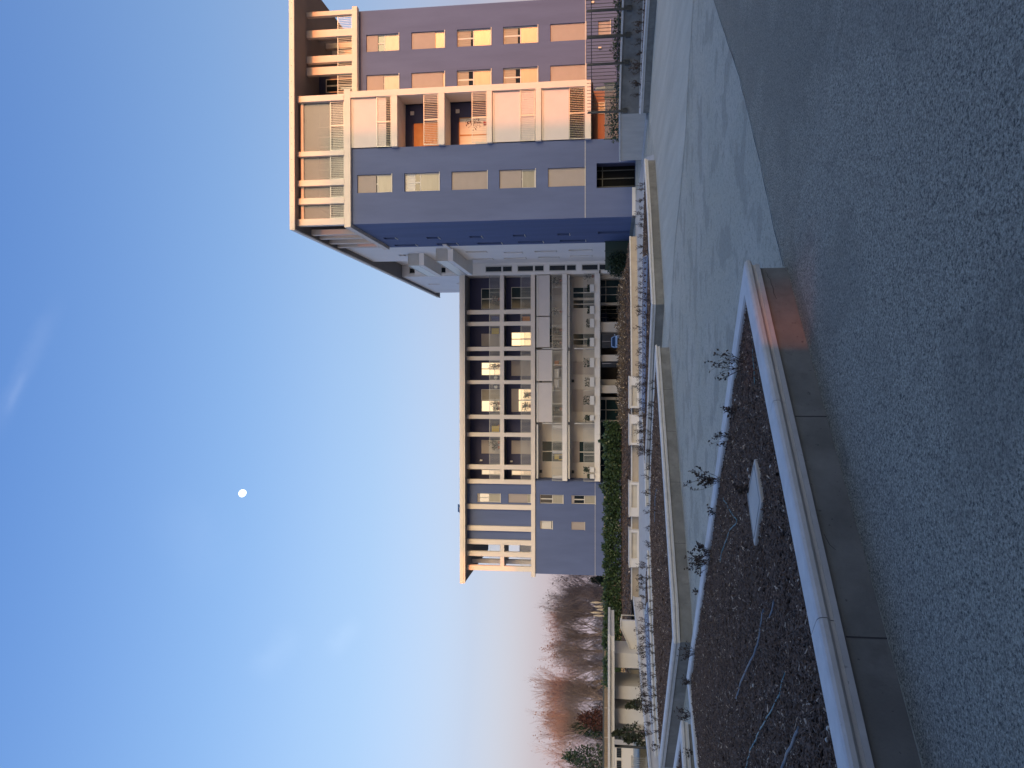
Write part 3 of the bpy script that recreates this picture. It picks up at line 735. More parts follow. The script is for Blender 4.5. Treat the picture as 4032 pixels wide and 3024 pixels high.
# lower two floors: long white balconies with panelled edges
YW = YL - .35
bands = [(2214, 2232, 2173), (2341, 2362, 2298)]
xbl, xbr = ux(1892, 2200), ux(1081, 2200)
ceil_z = [zb0, at(2232, 1500, YW)[1]]
for k, (xa, xb_, xrail) in enumerate(bands):
    z1, z0 = at(xa, 1500, YW)[1], at(xb_, 1500, YW)[1]
    bx(xbl, xbr, YW + .14, YL + 2.4, z0 + .06, z1 - .03).build('balcony_floor', 'panel_white', W)
    n = 22
    for j in range(n):
        a = xbl + (xbr - xbl) * j / n
        mb = MB().box(a + .012, a + (xbr - xbl) / n - .012, YW + .02, YW + .12, z0 + .03, z1)
        p = mb.build('edge_panel', 'panel_white', W)
        g = MB()
        for q in range(7):
            xx = a + (xbr - xbl) / n * (q + 1) / 8
            g.box(xx - .012, xx + .012, YW + .008, YW + .018, z0 + .05, z1 - .02)
        g.build('ribs', 'panel_white', p)
    bx(xbl, xbr, YW - .01, YW + .13, z0 - .03, z0 + .025).build('edge_trim', 'frame_white', W)
    railing(W, xbl, xbr, z1, at(xrail, 1500, YW)[1], YW + .06, bars=.12, post=1.3, r=.013)
    bx(xbl, xbr + .2, YK + .3, YK + .5, z0, ceil_z[k]).build('balcony_wall', 'stucco_beige', W)
    bx(XWB - .02, XWB + .1, YL + .3, YK + .3, z0, ceil_z[k]).build('balcony_side', 'stucco_blue', W)
    bx(xbr - .02, xbr + .16, YL + .1, YK + .3, z0, ceil_z[k]).build('balcony_side', 'stucco_beige', W)
    # dividing screens
    for y in (1372, 1668):
        a = at(2250, y, YW)[0]
        bx(a - .05, a + .05, YW + .14, YK + .3, z1, z1 + 2.0).build('dividing_screen', 'frame_white', W)
    # doors and shutters at the back
    zt = z1 + 2.25
    for ya, yb, st in {0: [(1100, 1160, dict(sh=.985)), (1290, 1350, dict(glass='glass_teal')), (1440, 1490, dict(sh=.985)), (1590, 1640, dict(glass='glass_teal')), (1737, 1820, dict(glass='glass_teal'))],
                       1: [(1131, 1175, dict(glass='glass_teal')), (1180, 1216, dict(glass='glass_teal')), (1313, 1360, dict(glass='glass_teal')), (1424, 1475, dict(sh=.985)), (1533, 1621, dict(sh=.985)), (1737, 1822, dict(sh=.30, glass='glass_teal'))]}[k]:
        a, b = at(2280, yb, YK + .3)[0], at(2280, ya, YK + .3)[0]
        window(W, a, b, z1 + .01, zt, YK + .23, sill=False, **st)
# drop shades on the upper of the two white balconies, awning boxes on both
zsh1 = at(2112, 1400, YW)[1]
for (ya, yb, xb_) in ((1083, 1244, 2162), (1247, 1368, 2162), (1377, 1501, 2170), (1506, 1663, 2171)):
    a, b = at(2140, yb, YW + .2)[0], at(2140, ya, YW + .2)[0]
    bx(a + .02, b - .02, YW + .20, YW + .215, at(xb_, 1400, YW)[1], zsh1 - .15).build('drop_shade', 'shade_fabric', W)
    bx(a + .02, b - .02, YW + .18, YW + .235, at(xb_, 1400, YW)[1] - .06, at(xb_, 1400, YW)[1] - .002).build('shade_bar', 'frame_white', W)
    bx(a, b, YW + .14, YW + .34, zsh1 - .15, zsh1).build('awning_box', 'frame_white', W)
bx(at(2140, 1885, YW)[0], at(2140, 1672, YW)[0], YW + .14, YW + .34, zsh1 - .15, zsh1).build('awning_box', 'frame_white', W)
zz = at(2236, 1400, YW)[1]
for ya, yb in ((1082, 1243), (1247, 1368), (1382, 1662), (1674, 1886)):
    bx(at(2240, yb, YW)[0], at(2240, ya, YW)[0], YW + .16, YW + .34, zz - .17, zz).build('awning_box', 'frame_white', W)
for y in (1857, 1500):
    for z in (zb0 - .35, zz - .35):
        c = at(2150, y, YK)[0]
        bx(c - .15, c + .15, YK + .1, YK + .28, z - .16, z + .10).build('wall_lamp', 'dark_metal', W)
# open ground floor: soffit, piers, dark glass, passage
zg = at(2364, 1500, YL)[1]
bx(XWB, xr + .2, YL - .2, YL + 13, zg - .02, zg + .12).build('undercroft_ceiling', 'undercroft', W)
for (ya, yb, dy) in ((1268, 1306, .4), (1397, 1422, .4), (1517, 1548, .4), (1494, 1516, 1.8), (1296, 1309, 1.0), (1192, 1201, 2.0), (1564, 1573, 2.5), (1081, 1097, 1.2)):
    a, b = at(2410, yb, YL + dy)[0], at(2410, ya, YL + dy)[0]
    bx(a, b, YL + dy, YL + dy + 1.2, 0, zg).build('pier', 'stucco_beige', W)
def shop(ya, yb, Y, mull, m='glass_teal'):
    a, b = at(2410, yb, Y)[0], at(2410, ya, Y)[0]
    f = MB(); 
    for k in range(mull + 1):
        x = a + (b - a) * k / mull
        f.box(x - .03, x + .03, Y - .05, Y + .02, 0, zg)
    f.box(a, b, Y - .04, Y + .02, zg - .55, zg - .50)
    g = f.build('glazing_frame', 'stucco_beige', W)
    bx(a, b, Y + .03, Y + .05, 0, zg).build('glazing', m, g)
shop(1098, 1192, YL + 2.4, 3)
shop(1203, 1266, YL + 6.0, 4, 'glass_dark')
shop(1573, 1655, YL + 2.8, 2)
shop(1660, 1890, YL + 2.6, 4)
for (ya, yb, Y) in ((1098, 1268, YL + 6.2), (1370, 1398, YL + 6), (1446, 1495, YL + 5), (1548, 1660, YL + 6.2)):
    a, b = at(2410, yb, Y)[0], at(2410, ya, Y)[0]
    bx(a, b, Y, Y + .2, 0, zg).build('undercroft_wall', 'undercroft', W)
# solar panel on the roof edge
S = thing('solar_panel', 'dark tilted solar panel on the edge of the low wing roof', 'solar panel')
a, b = ux(2023, 1810), ux(1992, 1810)
MB().prism_y([(a, zr1 + .10), (b, zr1 + .10), (b, zr1 + .14), (a, zr1 + .14)], YL + 1, YL + 1.05).add([(a, YL + .2, zr1 + .12), (b, YL + .2, zr1 + .12), (b, YL + 1.2, zr1 + .62), (a, YL + 1.2, zr1 + .62), (a, YL + .2, zr1 + .16), (b, YL + .2, zr1 + .16), (b, YL + 1.2, zr1 + .66), (a, YL + 1.2, zr1 + .66)], [(0, 1, 2, 3), (4, 5, 6, 7), (0, 1, 5, 4), (2, 3, 7, 6), (1, 2, 6, 5), (3, 0, 4, 7)]).build('panel', 'glass_dark', S)
MB().box(a + .1, a + .14, YL + .3, YL + .34, zr1 - .3, zr1 + .18).box(b - .14, b - .1, YL + .3, YL + .34, zr1 - .3, zr1 + .18).box(a + .1, a + .14, YL + 1.1, YL + 1.14, zr1 - .3, zr1 + .6).box(b - .14, b - .1, YL + 1.1, YL + 1.14, zr1 - .3, zr1 + .6).build('stand', 'dark_metal', S)

# ---------------------------------------------------------------- the block behind the viewer that shades the square
O = thing('shading_block', 'apartment block standing behind the viewer on the sunset side', 'building')
hx = Vector((math.sin(SUN_AZ), math.cos(SUN_AZ), 0)); px_ = Vector((-.883, -.469, 0))
e0 = Vector((16.7, 50, 0)) + hx * 110
zsh = at(1266, 800, 49.9)[1] + 110 * math.tan(SUN_EL)
def blk(s0, s1, hgt, name):
    a = e0 + px_ * s0; b = e0 + px_ * s1; c = b + hx * 14; d_ = a + hx * 14
    o = MB().prism([(a.x, a.y), (b.x, b.y), (c.x, c.y), (d_.x, d_.y)], 0, hgt).build(name, 'stucco_beige', O)
    return o
blk(0, 5.4, zsh, 'wall'); blk(5.405, 18.6, zsh + 2.6, 'wall'); blk(18.605, 34.35, zsh - 3.2, 'wall'); blk(35.1, 52, zsh - 3.2, 'wall')
# small unseen opening added through the block to let one shaft of sun reach the planter wall
def blk2(s0, s1, z0, z1):
    a = e0 + px_ * s0; b = e0 + px_ * s1; c = b + hx * .4; d_ = a + hx * .4
    MB().prism([(a.x, a.y), (b.x, b.y), (c.x, c.y), (d_.x, d_.y)], z0, z1).build('wall', 'stucco_beige', O)
blk2(34.355, 35.095, 0, 12.50); blk2(34.355, 35.095, 12.82, zsh - 3.2)
N = thing('near_shade_building', 'unseen low building close behind the viewer that darkens the foreground, left of the sun gap', 'building')  # unseen, darkens the foreground; inner side cut along the sun direction
MB().prism([(-26, -5), (-26, -18), (13.29, -18), (6.38, -5)], 0, 9).build('wall', 'stucco_navy', N)
MB().prism([(-26, -4.7), (-26, -18), (13.29, -18), (6.2, -4.7)], 9.003, 9.3).build('roof', 'roof_metal', N)
N2 = thing('near_shade_building', 'unseen low building close behind the viewer that darkens the foreground, right of the sun gap', 'building')  # unseen second half, leaving a gap shaped to pass the sun shaft
MB().prism([(8.4, -5), (15.3, -18), (34, -18), (34, -5)], 0, 9).build('wall', 'stucco_navy', N2)
MB().prism([(8.6, -4.7), (15.3, -18), (34, -18), (34, -4.7)], 9.003, 9.3).build('roof', 'roof_metal', N2)
GW = thing('sun_stop_wall', 'unseen wall added across the sun gap behind the viewer to keep sun off the ground', 'wall')  # added low blocker: stops stray sun on the ground before the planter
bx(6.2, 8.6, -5.05, -4.9, 0, 2.04).build('wall', 'stucco_navy', GW)
# ---------------------------------------------------------------- raised concrete planters
def ccw(poly):
    a = sum(poly[i][0] * poly[(i + 1) % len(poly)][1] - poly[(i + 1) % len(poly)][0] * poly[i][1] for i in range(len(poly)))
    return list(poly) if a > 0 else list(poly)[::-1]
def offset(poly, d):
    """move every edge of a counter-clockwise polygon outwards by d"""
    n = len(poly); out = []
    for i in range(n):
        p0, p1, p2 = Vector(poly[i - 1]), Vector(poly[i]), Vector(poly[(i + 1) % n])
        e1, e2 = (p1 - p0).normalized(), (p2 - p1).normalized()
        n1, n2 = Vector((e1.y, -e1.x)), Vector((e2.y, -e2.x))
        b = n1 + n2
        k = d / max(.30, (1 + n1.dot(n2)))
        out.append(tuple(p1 + b * k))
    return out
PROF = [(-.175, -.10), (-.175, -.014), (-.163, 0.0), (.018, 0.002), (.040, -.006), (.052, -.024), (.052, -.052), (.036, -.066), (.020, -.076), (.020, -.10)]
def planter(name, label, poly, H=.38, stone=1.9, group='concrete planters', wallmat='concrete', jseed=0, copmat='coping'):
    poly = ccw(poly); n = len(poly); rng = random.Random(jseed + n)
    root = thing(name, label, 'planter', group)
    inn = offset(poly, -.16)
    w = MB()
    for i in range(n):
        j = (i + 1) % n
        w.quad((*poly[i], -.05), (*poly[j], -.05), (*poly[j], H - .135), (*poly[i], H - .135))
        w.quad((*inn[j], -.05), (*inn[i], -.05), (*inn[i], H - .10), (*inn[j], H - .10))
        w.quad((*poly[i], H - .135), (*poly[j], H - .135), (*inn[j], H - .10), (*inn[i], H - .10))
    w.build('wall', wallmat, root)
    # thin upright joints between the cast wall panels
    jt = MB()
    for i in range(n):
        p, q = Vector(poly[i]), Vector(poly[(i + 1) % n]); L = (q - p).length; e = (q - p) / L; nn = Vector((e.y, -e.x))
        m_ = max(1, round(L / 1.75))
        for k in range(1, m_):
            c = p + e * (L * k / m_ + rng.uniform(-.1, .1)) + nn * .002
            a, b = c - e * .005, c + e * .005
            jt.quad((*a, 0), (*b, 0), (*b, H - .15), (*a, H - .15))
    if jt.v: jt.build('wall_joints', 'crack', root)
    o1, o2 = offset(poly, .028), offset(poly, -.05)
    md = MB()
    for i in range(n):
        j = (i + 1) % n
        md.quad((*o1[i], H - .134), (*o1[j], H - .134), (*o1[j], H - .098), (*o1[i], H - .098))
        md.quad((*o2[i], H - .134), (*o2[j], H - .134), (*o1[j], H - .134), (*o1[i], H - .134))
        md.quad((*o2[i], H - .098), (*o2[j], H - .098), (*o1[j], H - .098), (*o1[i], H - .098))
    md.build('moulding', 'moulding', root)
    rings = [offset(poly, o) for o, _ in PROF]
    for i in range(n):
        j = (i + 1) % n
        p, q = Vector(poly[i]), Vector(poly[j]); L = (q - p).length; e = (q - p) / L; nn = Vector((e.y, -e.x))
        m_ = max(1, round(L / stone))
        cuts = [0] + [L * k / m_ + rng.uniform(-.12, .12) for k in range(1, m_)] + [L]
        for k in range(m_):
            vs = []
            for end, s in ((0, cuts[k]), (1, cuts[k + 1])):
                for r_, (o, z) in enumerate(PROF):
                    if end == 0 and k == 0: pt = Vector(rings[r_][i])
                    elif end == 1 and k == m_ - 1: pt = Vector(rings[r_][j])
                    else: pt = p + e * (s + (.003 if end == 0 else -.003)) + nn * o
                    vs.append((pt.x, pt.y, H + z))
            N = len(PROF)
            MB().add(vs, [(a, (a + 1) % N, N + (a + 1) % N, N + a) for a in range(N)] + [tuple(range(N))[::-1], tuple(range(N, 2 * N))]).build('coping_stone', copmat, root)
    return poly
def inside(poly, x, y):
    c = False; n = len(poly)
    for i in range(n):
        x1, y1 = poly[i]; x2, y2 = poly[i - 1]
        if (y1 > y) != (y2 > y) and x < (x2 - x1) * (y - y1) / (y2 - y1) + x1: c = not c
    return c
def in_frame(x, y, z, pad=60):
    d = Vector((x, y, z - EYE)); a = d.dot(FWD)
    if a < .3: return False
    v = 2016 - d.dot(UPV) / a * F_PX; u = 1512 + d.dot(RGT) / a * F_PX
    return -pad < u < 3024 + pad and -pad < v < 4032 + pad
def mulch(poly, label, z=.325, cell=.12, dens=900, chip=(.020, .058), seed=1, zfun=None):
    """bark mulch: an uneven soil surface strewn with bark chips, and paler chips among them"""
    rng = np.random.default_rng(seed)
    inner = offset(ccw(poly), -.14)
    xs = [p[0] for p in inner]; ys = [p[1] for p in inner]
    zf = zfun or (lambda x, y: z)
    hgt = lambda x, y: zf(x, y) + .022 * noise.noise(Vector((x * 1.7, y * 1.7, seed))) + .012 * noise.noise(Vector((x * 7, y * 7, seed)))
    n = [max(2, int((max(xs) - min(xs)) / cell)), max(2, int((max(ys) - min(ys)) / cell))]
    v, f, idx = [], [], {}
    gx = np.linspace(min(xs), max(xs), n[0] + 1); gy = np.linspace(min(ys), max(ys), n[1] + 1)
    for i in range(n[0]):
        for j in range(n[1]):
            cx_, cy_ = (gx[i] + gx[i + 1]) / 2, (gy[j] + gy[j + 1]) / 2
            if not inside(inner, cx_, cy_): continue
            q = []
            for a, b in ((i, j), (i + 1, j), (i + 1, j + 1), (i, j + 1)):
                if (a, b) not in idx:
                    idx[(a, b)] = len(v); v.append((gx[a], gy[b], hgt(gx[a], gy[b])))
                q.append(idx[(a, b)])
            f.append(q)
    # rim skirt so the soil meets the planter wall
    for i in range(len(inner)):
        a, b = inner[i], inner[(i + 1) % len(inner)]
        o = len(v); out = offset(ccw(poly), -.05)
        v += [(*a, zf(*a) - .01), (*b, zf(*b) - .01), (*out[(i + 1) % len(inner)], zf(*b) - .03), (*out[i], zf(*a) - .03)]; f.append([o, o + 1, o + 2, o + 3])
    cnt = 0
    area = abs(sum(inner[i][0] * inner[(i + 1) % len(inner)][1] - inner[(i + 1) % len(inner)][0] * inner[i][1] for i in range(len(inner)))) / 2
    pts = []
    tries = int(dens * (max(xs) - min(xs)) * (max(ys) - min(ys)))
    R_ = rng.random((tries, 2)); R_[:, 0] = min(xs) + R_[:, 0] * (max(xs) - min(xs)); R_[:, 1] = min(ys) + R_[:, 1] * (max(ys) - min(ys))
    for x, y in R_:
        if inside(inner, x, y) and in_frame(x, y, z): pts.append((x, y))
    root = MB().add(v, f).build('bark_mulch', 'soil', smooth=True)
    tag(root, label, 'mulch', kind='stuff')
    def chips(P, m_, name):
        V, Fc = [], []
        for x, y in P:
            L = rng.uniform(*chip) * (1.5 if rng.random() < .12 else 1); w_ = L * rng.uniform(.16, .42); t = rng.uniform(.004, .010)
            a = rng.uniform(0, 6.283); tl, rl = rng.normal(0, .35), rng.normal(0, .5)
            e = Vector((math.cos(a) * math.cos(tl), math.sin(a) * math.cos(tl), math.sin(tl)))
            s_ = Vector((-math.sin(a) * math.cos(rl), math.cos(a) * math.cos(rl), math.sin(rl))); u = e.cross(s_).normalized()
            c = Vector((x, y, hgt(x, y) + .006 + rng.uniform(0, .012)))
            o = len(V)
            for (ee, ss, uu) in ((-1, -.6, -1), (-1.0, .7, -1), (1, .5, -1), (.9, -.8, -1), (-.85, -.6, 1), (-.9, .6, 1), (.9, .5, 1), (.8, -.7, 1)):
                V.append(c + e * (ee * L / 2) + s_ * (ss * w_ / 2) + u * (uu * t / 2))
            Fc += [(o + 4, o + 5, o + 6, o + 7), (o, o + 1, o + 5, o + 4), (o + 1, o + 2, o + 6, o + 5), (o + 2, o + 3, o + 7, o + 6), (o + 3, o, o + 4, o + 7)]
        if V:
            me = bpy.data.meshes.new(name); me.from_pydata([tuple(q) for q in V], [], Fc); me.materials.append(MAT[m_])
            ob = bpy.data.objects.new(name, me); COL.objects.link(ob); ob.parent = root; ob['kind'] = 'stuff'
    k = int(len(pts) * .972)
    chips(pts[:k], 'bark', 'bark_chips'); chips(pts[k:], 'bark_pale', 'pale_chips')
    return hgt
PG = 'concrete planters on the square'
P1 = [(1.0, 7.30), (-4.84, 12.62), (-9.2, 6.2), (-5.2, 0.95)]
planter('concrete_planter', 'nearest raised concrete planter, with the sharp corner beside the road', P1, group=PG, stone=1.75)
_p = [o for o in bpy.data.objects if o.name.startswith('concrete_planter')][-1]
_a, _b = Vector(P1[0]), Vector(P1[3]); _e = (_b - _a).normalized(); _n = Vector((-_e.y, _e.x))
if _n.y > 0: _n = -_n
_ck = MB()
for line in ([(.06, .20), (.10, .185), (.13, .19), (.18, .17), (.24, .175), (.30, .165), (.37, .172), (.46, .16)], [(.27, .17), (.29, .12), (.28, .06), (.30, .0)], [(2.9, .22), (2.98, .2), (3.02, .17)]):
    for (d0, z0), (d1, z1) in zip(line, line[1:]):
        p, q = _a + _e * d0 + _n * .003, _a + _e * d1 + _n * .003
        _ck.quad((*p, z0 - .002), (*q, z1 - .002), (*q, z1 + .002), (*p, z0 + .002))
_ck.build('cracks', 'crack', _p)
h1 = mulch(P1, 'dark bark mulch filling the nearest planter, with hoses and a slab on it', dens=3300, seed=1, cell=.08)
P2 = [(0.82, 21.6), (-3.1, 24.6), (-5.0, 25.05), (-7.5, 22.8), (-9.9, 19.75), (-5.2, 15.35), (-4.6, 15.72)]
planter('concrete_planter', 'long concrete planter just beyond the nearest one, full of brown mulch', P2, group=PG, jseed=2)
h2 = mulch(P2, 'brown bark mulch in the long planter beyond the nearest one', dens=420, chip=(.05, .12), seed=2, cell=.15)
P3 = [(-6.1, 13.75), (-8.6, 16.2), (-11.5, 13.5), (-9.0, 11.0)]
planter('concrete_planter', 'concrete planter whose point just enters at the left edge behind the nearest planter', P3, group=PG, jseed=3)
h3 = mulch(P3, 'bark mulch in the planter at the left edge', dens=300, chip=(.04, .1), seed=3)
P4 = [(7.9, 28.5), (6.2, 29.95), (4.85, 30.7), (1.9, 31.4), (-1.56, 30.8), (-3.16, 29.0), (-4.5, 27.75), (-3.05, 27.85), (-1.33, 26.4), (0.85, 24.75), (2.19, 23.55), (5.38, 26.1)]
planter('concrete_planter', 'wide angular concrete planter in front of the tower door, with twiggy shrubs round its edge', P4, group=PG, jseed=4)
h4 = mulch(P4, 'bark mulch in the angular planter before the tower door', dens=160, chip=(.06, .14), seed=4, cell=.25)
P6 = [(-5.96, 26.5), (-6.82, 27.6), (-7.47, 28.0), (-9.3, 28.8), (-10.5, 24.9), (-10.55, 21.75), (-9.73, 22.95), (-8.31, 24.2), (-6.86, 25.75)]
planter('concrete_planter', 'narrow concrete planter in front of the white stair walls on the left', P6, group=PG, jseed=6)
h6 = mulch(P6, 'bark mulch in the narrow planter before the stair walls', dens=120, chip=(.06, .14), seed=6, cell=.25)
P7 = [(11.03, 32.65), (12.4, 29.75), (13.08, 27.2), (16.5, 22.0), (18.2, 24.0), (14.6, 28.9), (13.3, 31.4), (11.5, 33.9)]
planter('concrete_planter', 'concrete planter at the right edge below the terrace wall with the bar fence', P7, group=PG, jseed=7)
h7 = mulch(P7, 'bark mulch in the planter below the terrace wall', dens=120, chip=(.06, .14), seed=7, cell=.25)
# flat metal ventilation gratings let into two planters
def grating(name, label, corners, z, nb):
    g = thing(name, label, 'grating')
    a, b, c, d = [Vector((*q, z)) for q in corners]
    f = MB()
    for p, q in ((a, b), (b, c), (c, d), (d, a)): f.tube([p, q], .035, 4)
    f.build('frame', 'grate', g)
    for k in range(nb):
        t0, t1 = (k + .12) / nb, (k + .88) / nb
        MB().add([a.lerp(b, t0), a.lerp(b, t1), d.lerp(c, t1), d.lerp(c, t0)], [(0, 1, 2, 3)]).build('slat', 'grate', g)
    MB().add([q - Vector((0, 0, .05)) for q in (a, b, c, d)], [(0, 1, 2, 3)]).build('bed', 'grate', g)
grating('vent_grating', 'pale metal ventilation grating lying in the angular planter before the tower door', [(4.1, 26.3), (-1.3, 28.6), (-1.3, 30.2), (4.5, 29.3)], .36, 26)
grating('vent_grating', 'pale metal ventilation grating lying in the narrow planter on the left', [(-7.6, 26.2), (-9.9, 23.8), (-10.0, 25.6), (-8.4, 27.6)], .36, 14)
# square concrete inspection cover in the nearest planter
cv = thing('inspection_cover', 'square pale concrete inspection cover lying in the mulch of the nearest planter', 'cover')
sq = [(-0.70, 6.83), (-1.06, 7.20), (-1.46, 6.84), (-1.03, 6.53)]
c0 = Vector((sum(p[0] for p in sq) / 4, sum(p[1] for p in sq) / 4))
MB().prism(ccw(sq), .26, .372).build('slab', 'concrete_light', cv, bevel=.012)
gm = MB(); ins = [tuple(c0 + (Vector(p) - c0) * .86) for p in sq]; ins2 = [tuple(c0 + (Vector(p) - c0) * .82) for p in sq]
for i in range(4):
    j = (i + 1) % 4
    gm.quad((*ins[i], .3735), (*ins[j], .3735), (*ins2[j], .3735), (*ins2[i], .3735))
gm.build('lid_groove', 'crack', cv)
# pale narrow slab by the edge of the second planter
s2 = [(-5.9, 16.15), (-6.6, 16.85), (-6.75, 16.7), (-6.05, 16.0)]
# irrigation hoses in the nearest planter
def hose(pts, r, m_, label, hf, lift=.020):
    P = []
    for i in range(len(pts) - 1):
        a, b = Vector(pts[i]), Vector(pts[i + 1])
        for k in range(6): P.append(a.lerp(b, k / 6))
    P.append(Vector(pts[-1]))
    for _ in range(3): P = [P[0]] + [(P[i - 1] + P[i] * 2 + P[i + 1]) / 4 for i in range(1, len(P) - 1)] + [P[-1]]
    o = MB().tube([(p.x, p.y, hf(p.x, p.y) + lift) for i, p in enumerate(P)], r, 8).build('irrigation_hose', m_, smooth=True)
    tag(o, label, 'hose', 'irrigation hoses in the nearest planter')
g = lambda x, y: gr(x, y, .34)
hose([g(2848, 1960), g(2885, 2030), g(2906, 2050), g(2880, 2080), g(2850, 2150), g(2840, 2210)], .006, 'hose_teal', 'thin teal hose curving beside the pale cover slab', h1)
hose([g(3012, 2400), g(2990, 2500), g(2965, 2600), g(2925, 2680), g(2905, 2750)], .011, 'hose_grey', 'thick grey hose bent in the middle of the nearest planter', h1)
hose([g(3095, 2650), g(3065, 2750), g(3020, 2840), g(2985, 2890), g(2960, 2950), g(2935, 3024), g(2925, 3080)], .007, 'hose_teal', 'long bright teal hose running to the left edge of the nearest planter', h1)
hose([g(3145, 2865), g(3120, 2930), g(3090, 2990), g(3075, 3060)], .013, 'hose_grey', 'thick grey hose end close to the near coping', h1)
hose([g(3052, 2365), g(3040, 2410), g(3035, 2430)], .010, 'hose_grey', 'short grey hose stub in the nearest planter', h1)
hose([g(2964, 1375), g(2970, 1470), g(2975, 1515)], .005, 'hose_teal', 'thin teal hose along the coping near the planter point', h1)
h2f = lambda x, y: gr(x, y, .34)
hose([gr(2588, 1925, .34), gr(2582, 1960, .34), gr(2580, 2060, .34)], .022, 'hose_grey', 'pale hose lying in the mulch of the long planter beyond', h2)
# a few pale stones and litter bits in the mulch
rng = random.Random(5)
for i, (x, y) in enumerate(((2900, 1575), (2888, 1590), (3035, 1838), (2945, 1850), (2952, 1875), (3255, 2868), (3253, 2912), (3038, 1640), (2972, 2700))):
    p = g(x, y); r = rng.uniform(.012, .022) * (1 if i < 5 else 1.2)
    vs = [(p[0] + r * rng.uniform(.6, 1.3) * math.cos(a) * math.cos(b), p[1] + r * rng.uniform(.6, 1.3) * math.sin(a) * math.cos(b), h1(*p) + .02 + r * .7 * math.sin(b)) for b in (-.9, 0, .9) for a in [k * math.pi / 3 for k in range(6)]]
    o = MB().add(vs, [(q * 6 + k, q * 6 + (k + 1) % 6, q * 6 + 6 + (k + 1) % 6, q * 6 + 6 + k) for q in range(2) for k in range(6)] + [tuple(range(6))[::-1], tuple(range(12, 18))]).build('pebble', 'concrete_light')
    tag(o, ('pale pebble by the back coping, right one of two', 'pale pebble by the back coping, left one of two', 'white pebble between the cover slab and the near coping', 'small pale pebble just right of the cover slab', 'small pale pebble touching the right corner of the cover slab', 'white stone against the near coping at far left', 'grey stone beside the white one against the near coping', 'lone pale pebble near the planter point', 'pale pebble beside the thick grey hose')[i], 'pebble', 'pale pebbles in the nearest planter')

# ---------------------------------------------------------------- twiggy shrubs
def shrub_mesh(seed, h, n_stem, leafy, spread=.55, tw=.004, ls=.022):
    r = random.Random(seed); st, lf = MB(), MB()
    def grow(p, d, L, rad, lvl):
        pts = [p]; q = p; dd = d
        for k in range(3):
            dd = (dd + Vector((r.uniform(-.3, .3), r.uniform(-.3, .3), r.uniform(-.05, .22)))).normalized()
            q = q + dd * L / 3; pts.append(q)
        st.tube(pts, [rad, rad * .85, rad * .7, rad * .5], 4, cap=False)
        if lvl == 0:
            for _ in range(leafy):
                c = pts[r.choice((1, 2, 3, 3))]; s = ls * r.uniform(.6, 1.4); a = Vector((r.uniform(-1, 1), r.uniform(-1, 1), r.uniform(-.6, 1))).normalized(); b = a.cross(Vector((r.uniform(-1, 1), r.uniform(-1, 1), r.uniform(-1, 1)))).normalized()
                lf.add([c, c + a * s * .5 + b * s * .35, c + a * s * 1.1, c + a * s * .5 - b * s * .35], [(0, 1, 2, 3)])
            return
        for _ in range(r.choice((2, 3, 3))):
            t = r.choice((1, 2, 3)); nd = (dd + Vector((r.uniform(-.9, .9), r.uniform(-.9, .9), r.uniform(-.2, .6)))).normalized()
            grow(pts[t], nd, L * r.uniform(.5, .8), rad * .65, lvl - 1)
    for k in range(n_stem):
        a = r.uniform(0, 6.283)
        d = Vector((math.cos(a) * spread * r.uniform(.3, 1), math.sin(a) * spread * r.uniform(.3, 1), 1)).normalized()
        grow(Vector((r.uniform(-.03, .03), r.uniform(-.03, .03), 0)), d, h * .48 * r.uniform(.7, 1.1), tw, 2)
    return st, lf
SHRUB = []
for k in range(6):
    st, lf = shrub_mesh(40 + k, 1.0, 5, 3, tw=.011, ls=.075)
    a = st.build('stems', 'twig'); b = lf.build('leaves', 'leaf_dark')
    SHRUB.append((a.data, b.data)); bpy.data.objects.remove(a); bpy.data.objects.remove(b)
def shrub(x, y, z, h, k, label, group, rz=0.0, leafmat=None):
    root = thing('twiggy_shrub', label, 'shrub', group, (x, y, z))
    root.scale = (h, h, h); root.rotation_euler = (0, 0, rz)
    for nm, me in zip(('stems', 'leaves'), SHRUB[k % 6]):
        o = bpy.data.objects.new(nm, me); COL.objects.link(o); o.parent = root
    return root
# the ones along the back coping of the nearest planter, individually shaped
near = [(2935, 1440, .40, 7, .9, 'leaning'), (2900, 1620, .16, 4, .6, ''), (2885, 1735, .26, 5, .6, ''), (2840, 1890, .46, 8, .5, ''), (2960, 1935, .24, 5, .7, ''), (2820, 2010, .15, 3, .5, ''),
        (2800, 2180, .30, 9, .6, ''), (2790, 2220, .34, 9, .8, ''), (2760, 2330, .14, 3, .5, ''), (2740, 2570, .30, 7, .6, ''), (2725, 2690, .24, 6, .6, ''), (2730, 2815, .32, 8, .6, ''), (2735, 2960, .2, 5, .5, '')]
names = ['tall bare twiggy shrub with a few dry leaves, nearest the planter point', 'tiny sprig second along the back coping of the nearest planter', 'small forked shrub third along the back coping of the nearest planter',
         'tallest leafy shrub by the back coping of the nearest planter', 'bare shrub standing in front of the pale inspection cover', 'small sprig against the back coping left of the tallest shrub',
         'dense dark shrub rising over the back coping, right one of a touching pair', 'dense dark shrub rising over the back coping, left one of a touching pair', 'tiny sprig on the back coping left of the dense pair',
         'spiky bare shrub by the back corner of the nearest planter', 'low shrub left of the back corner of the nearest planter', 'wide dark shrub in front of the left-edge planter point', 'small shrub at the left edge of the nearest planter']
for i, (x, y, h, ns, sp, _) in enumerate(near):
    p = gr(x, y, .34)
    st, lf = shrub_mesh(100 + i, h, ns, 2 if i not in (3, 6, 7) else 4, spread=sp, tw=.0032, ls=.026)
    root = thing('twiggy_shrub', names[i], 'shrub', 'shrubs of the nearest planter', (p[0], p[1], h1(*p)))
    st.build('stems', 'twig', root); lf.build('leaves', 'leaf_dark', root)
rng = random.Random(8)
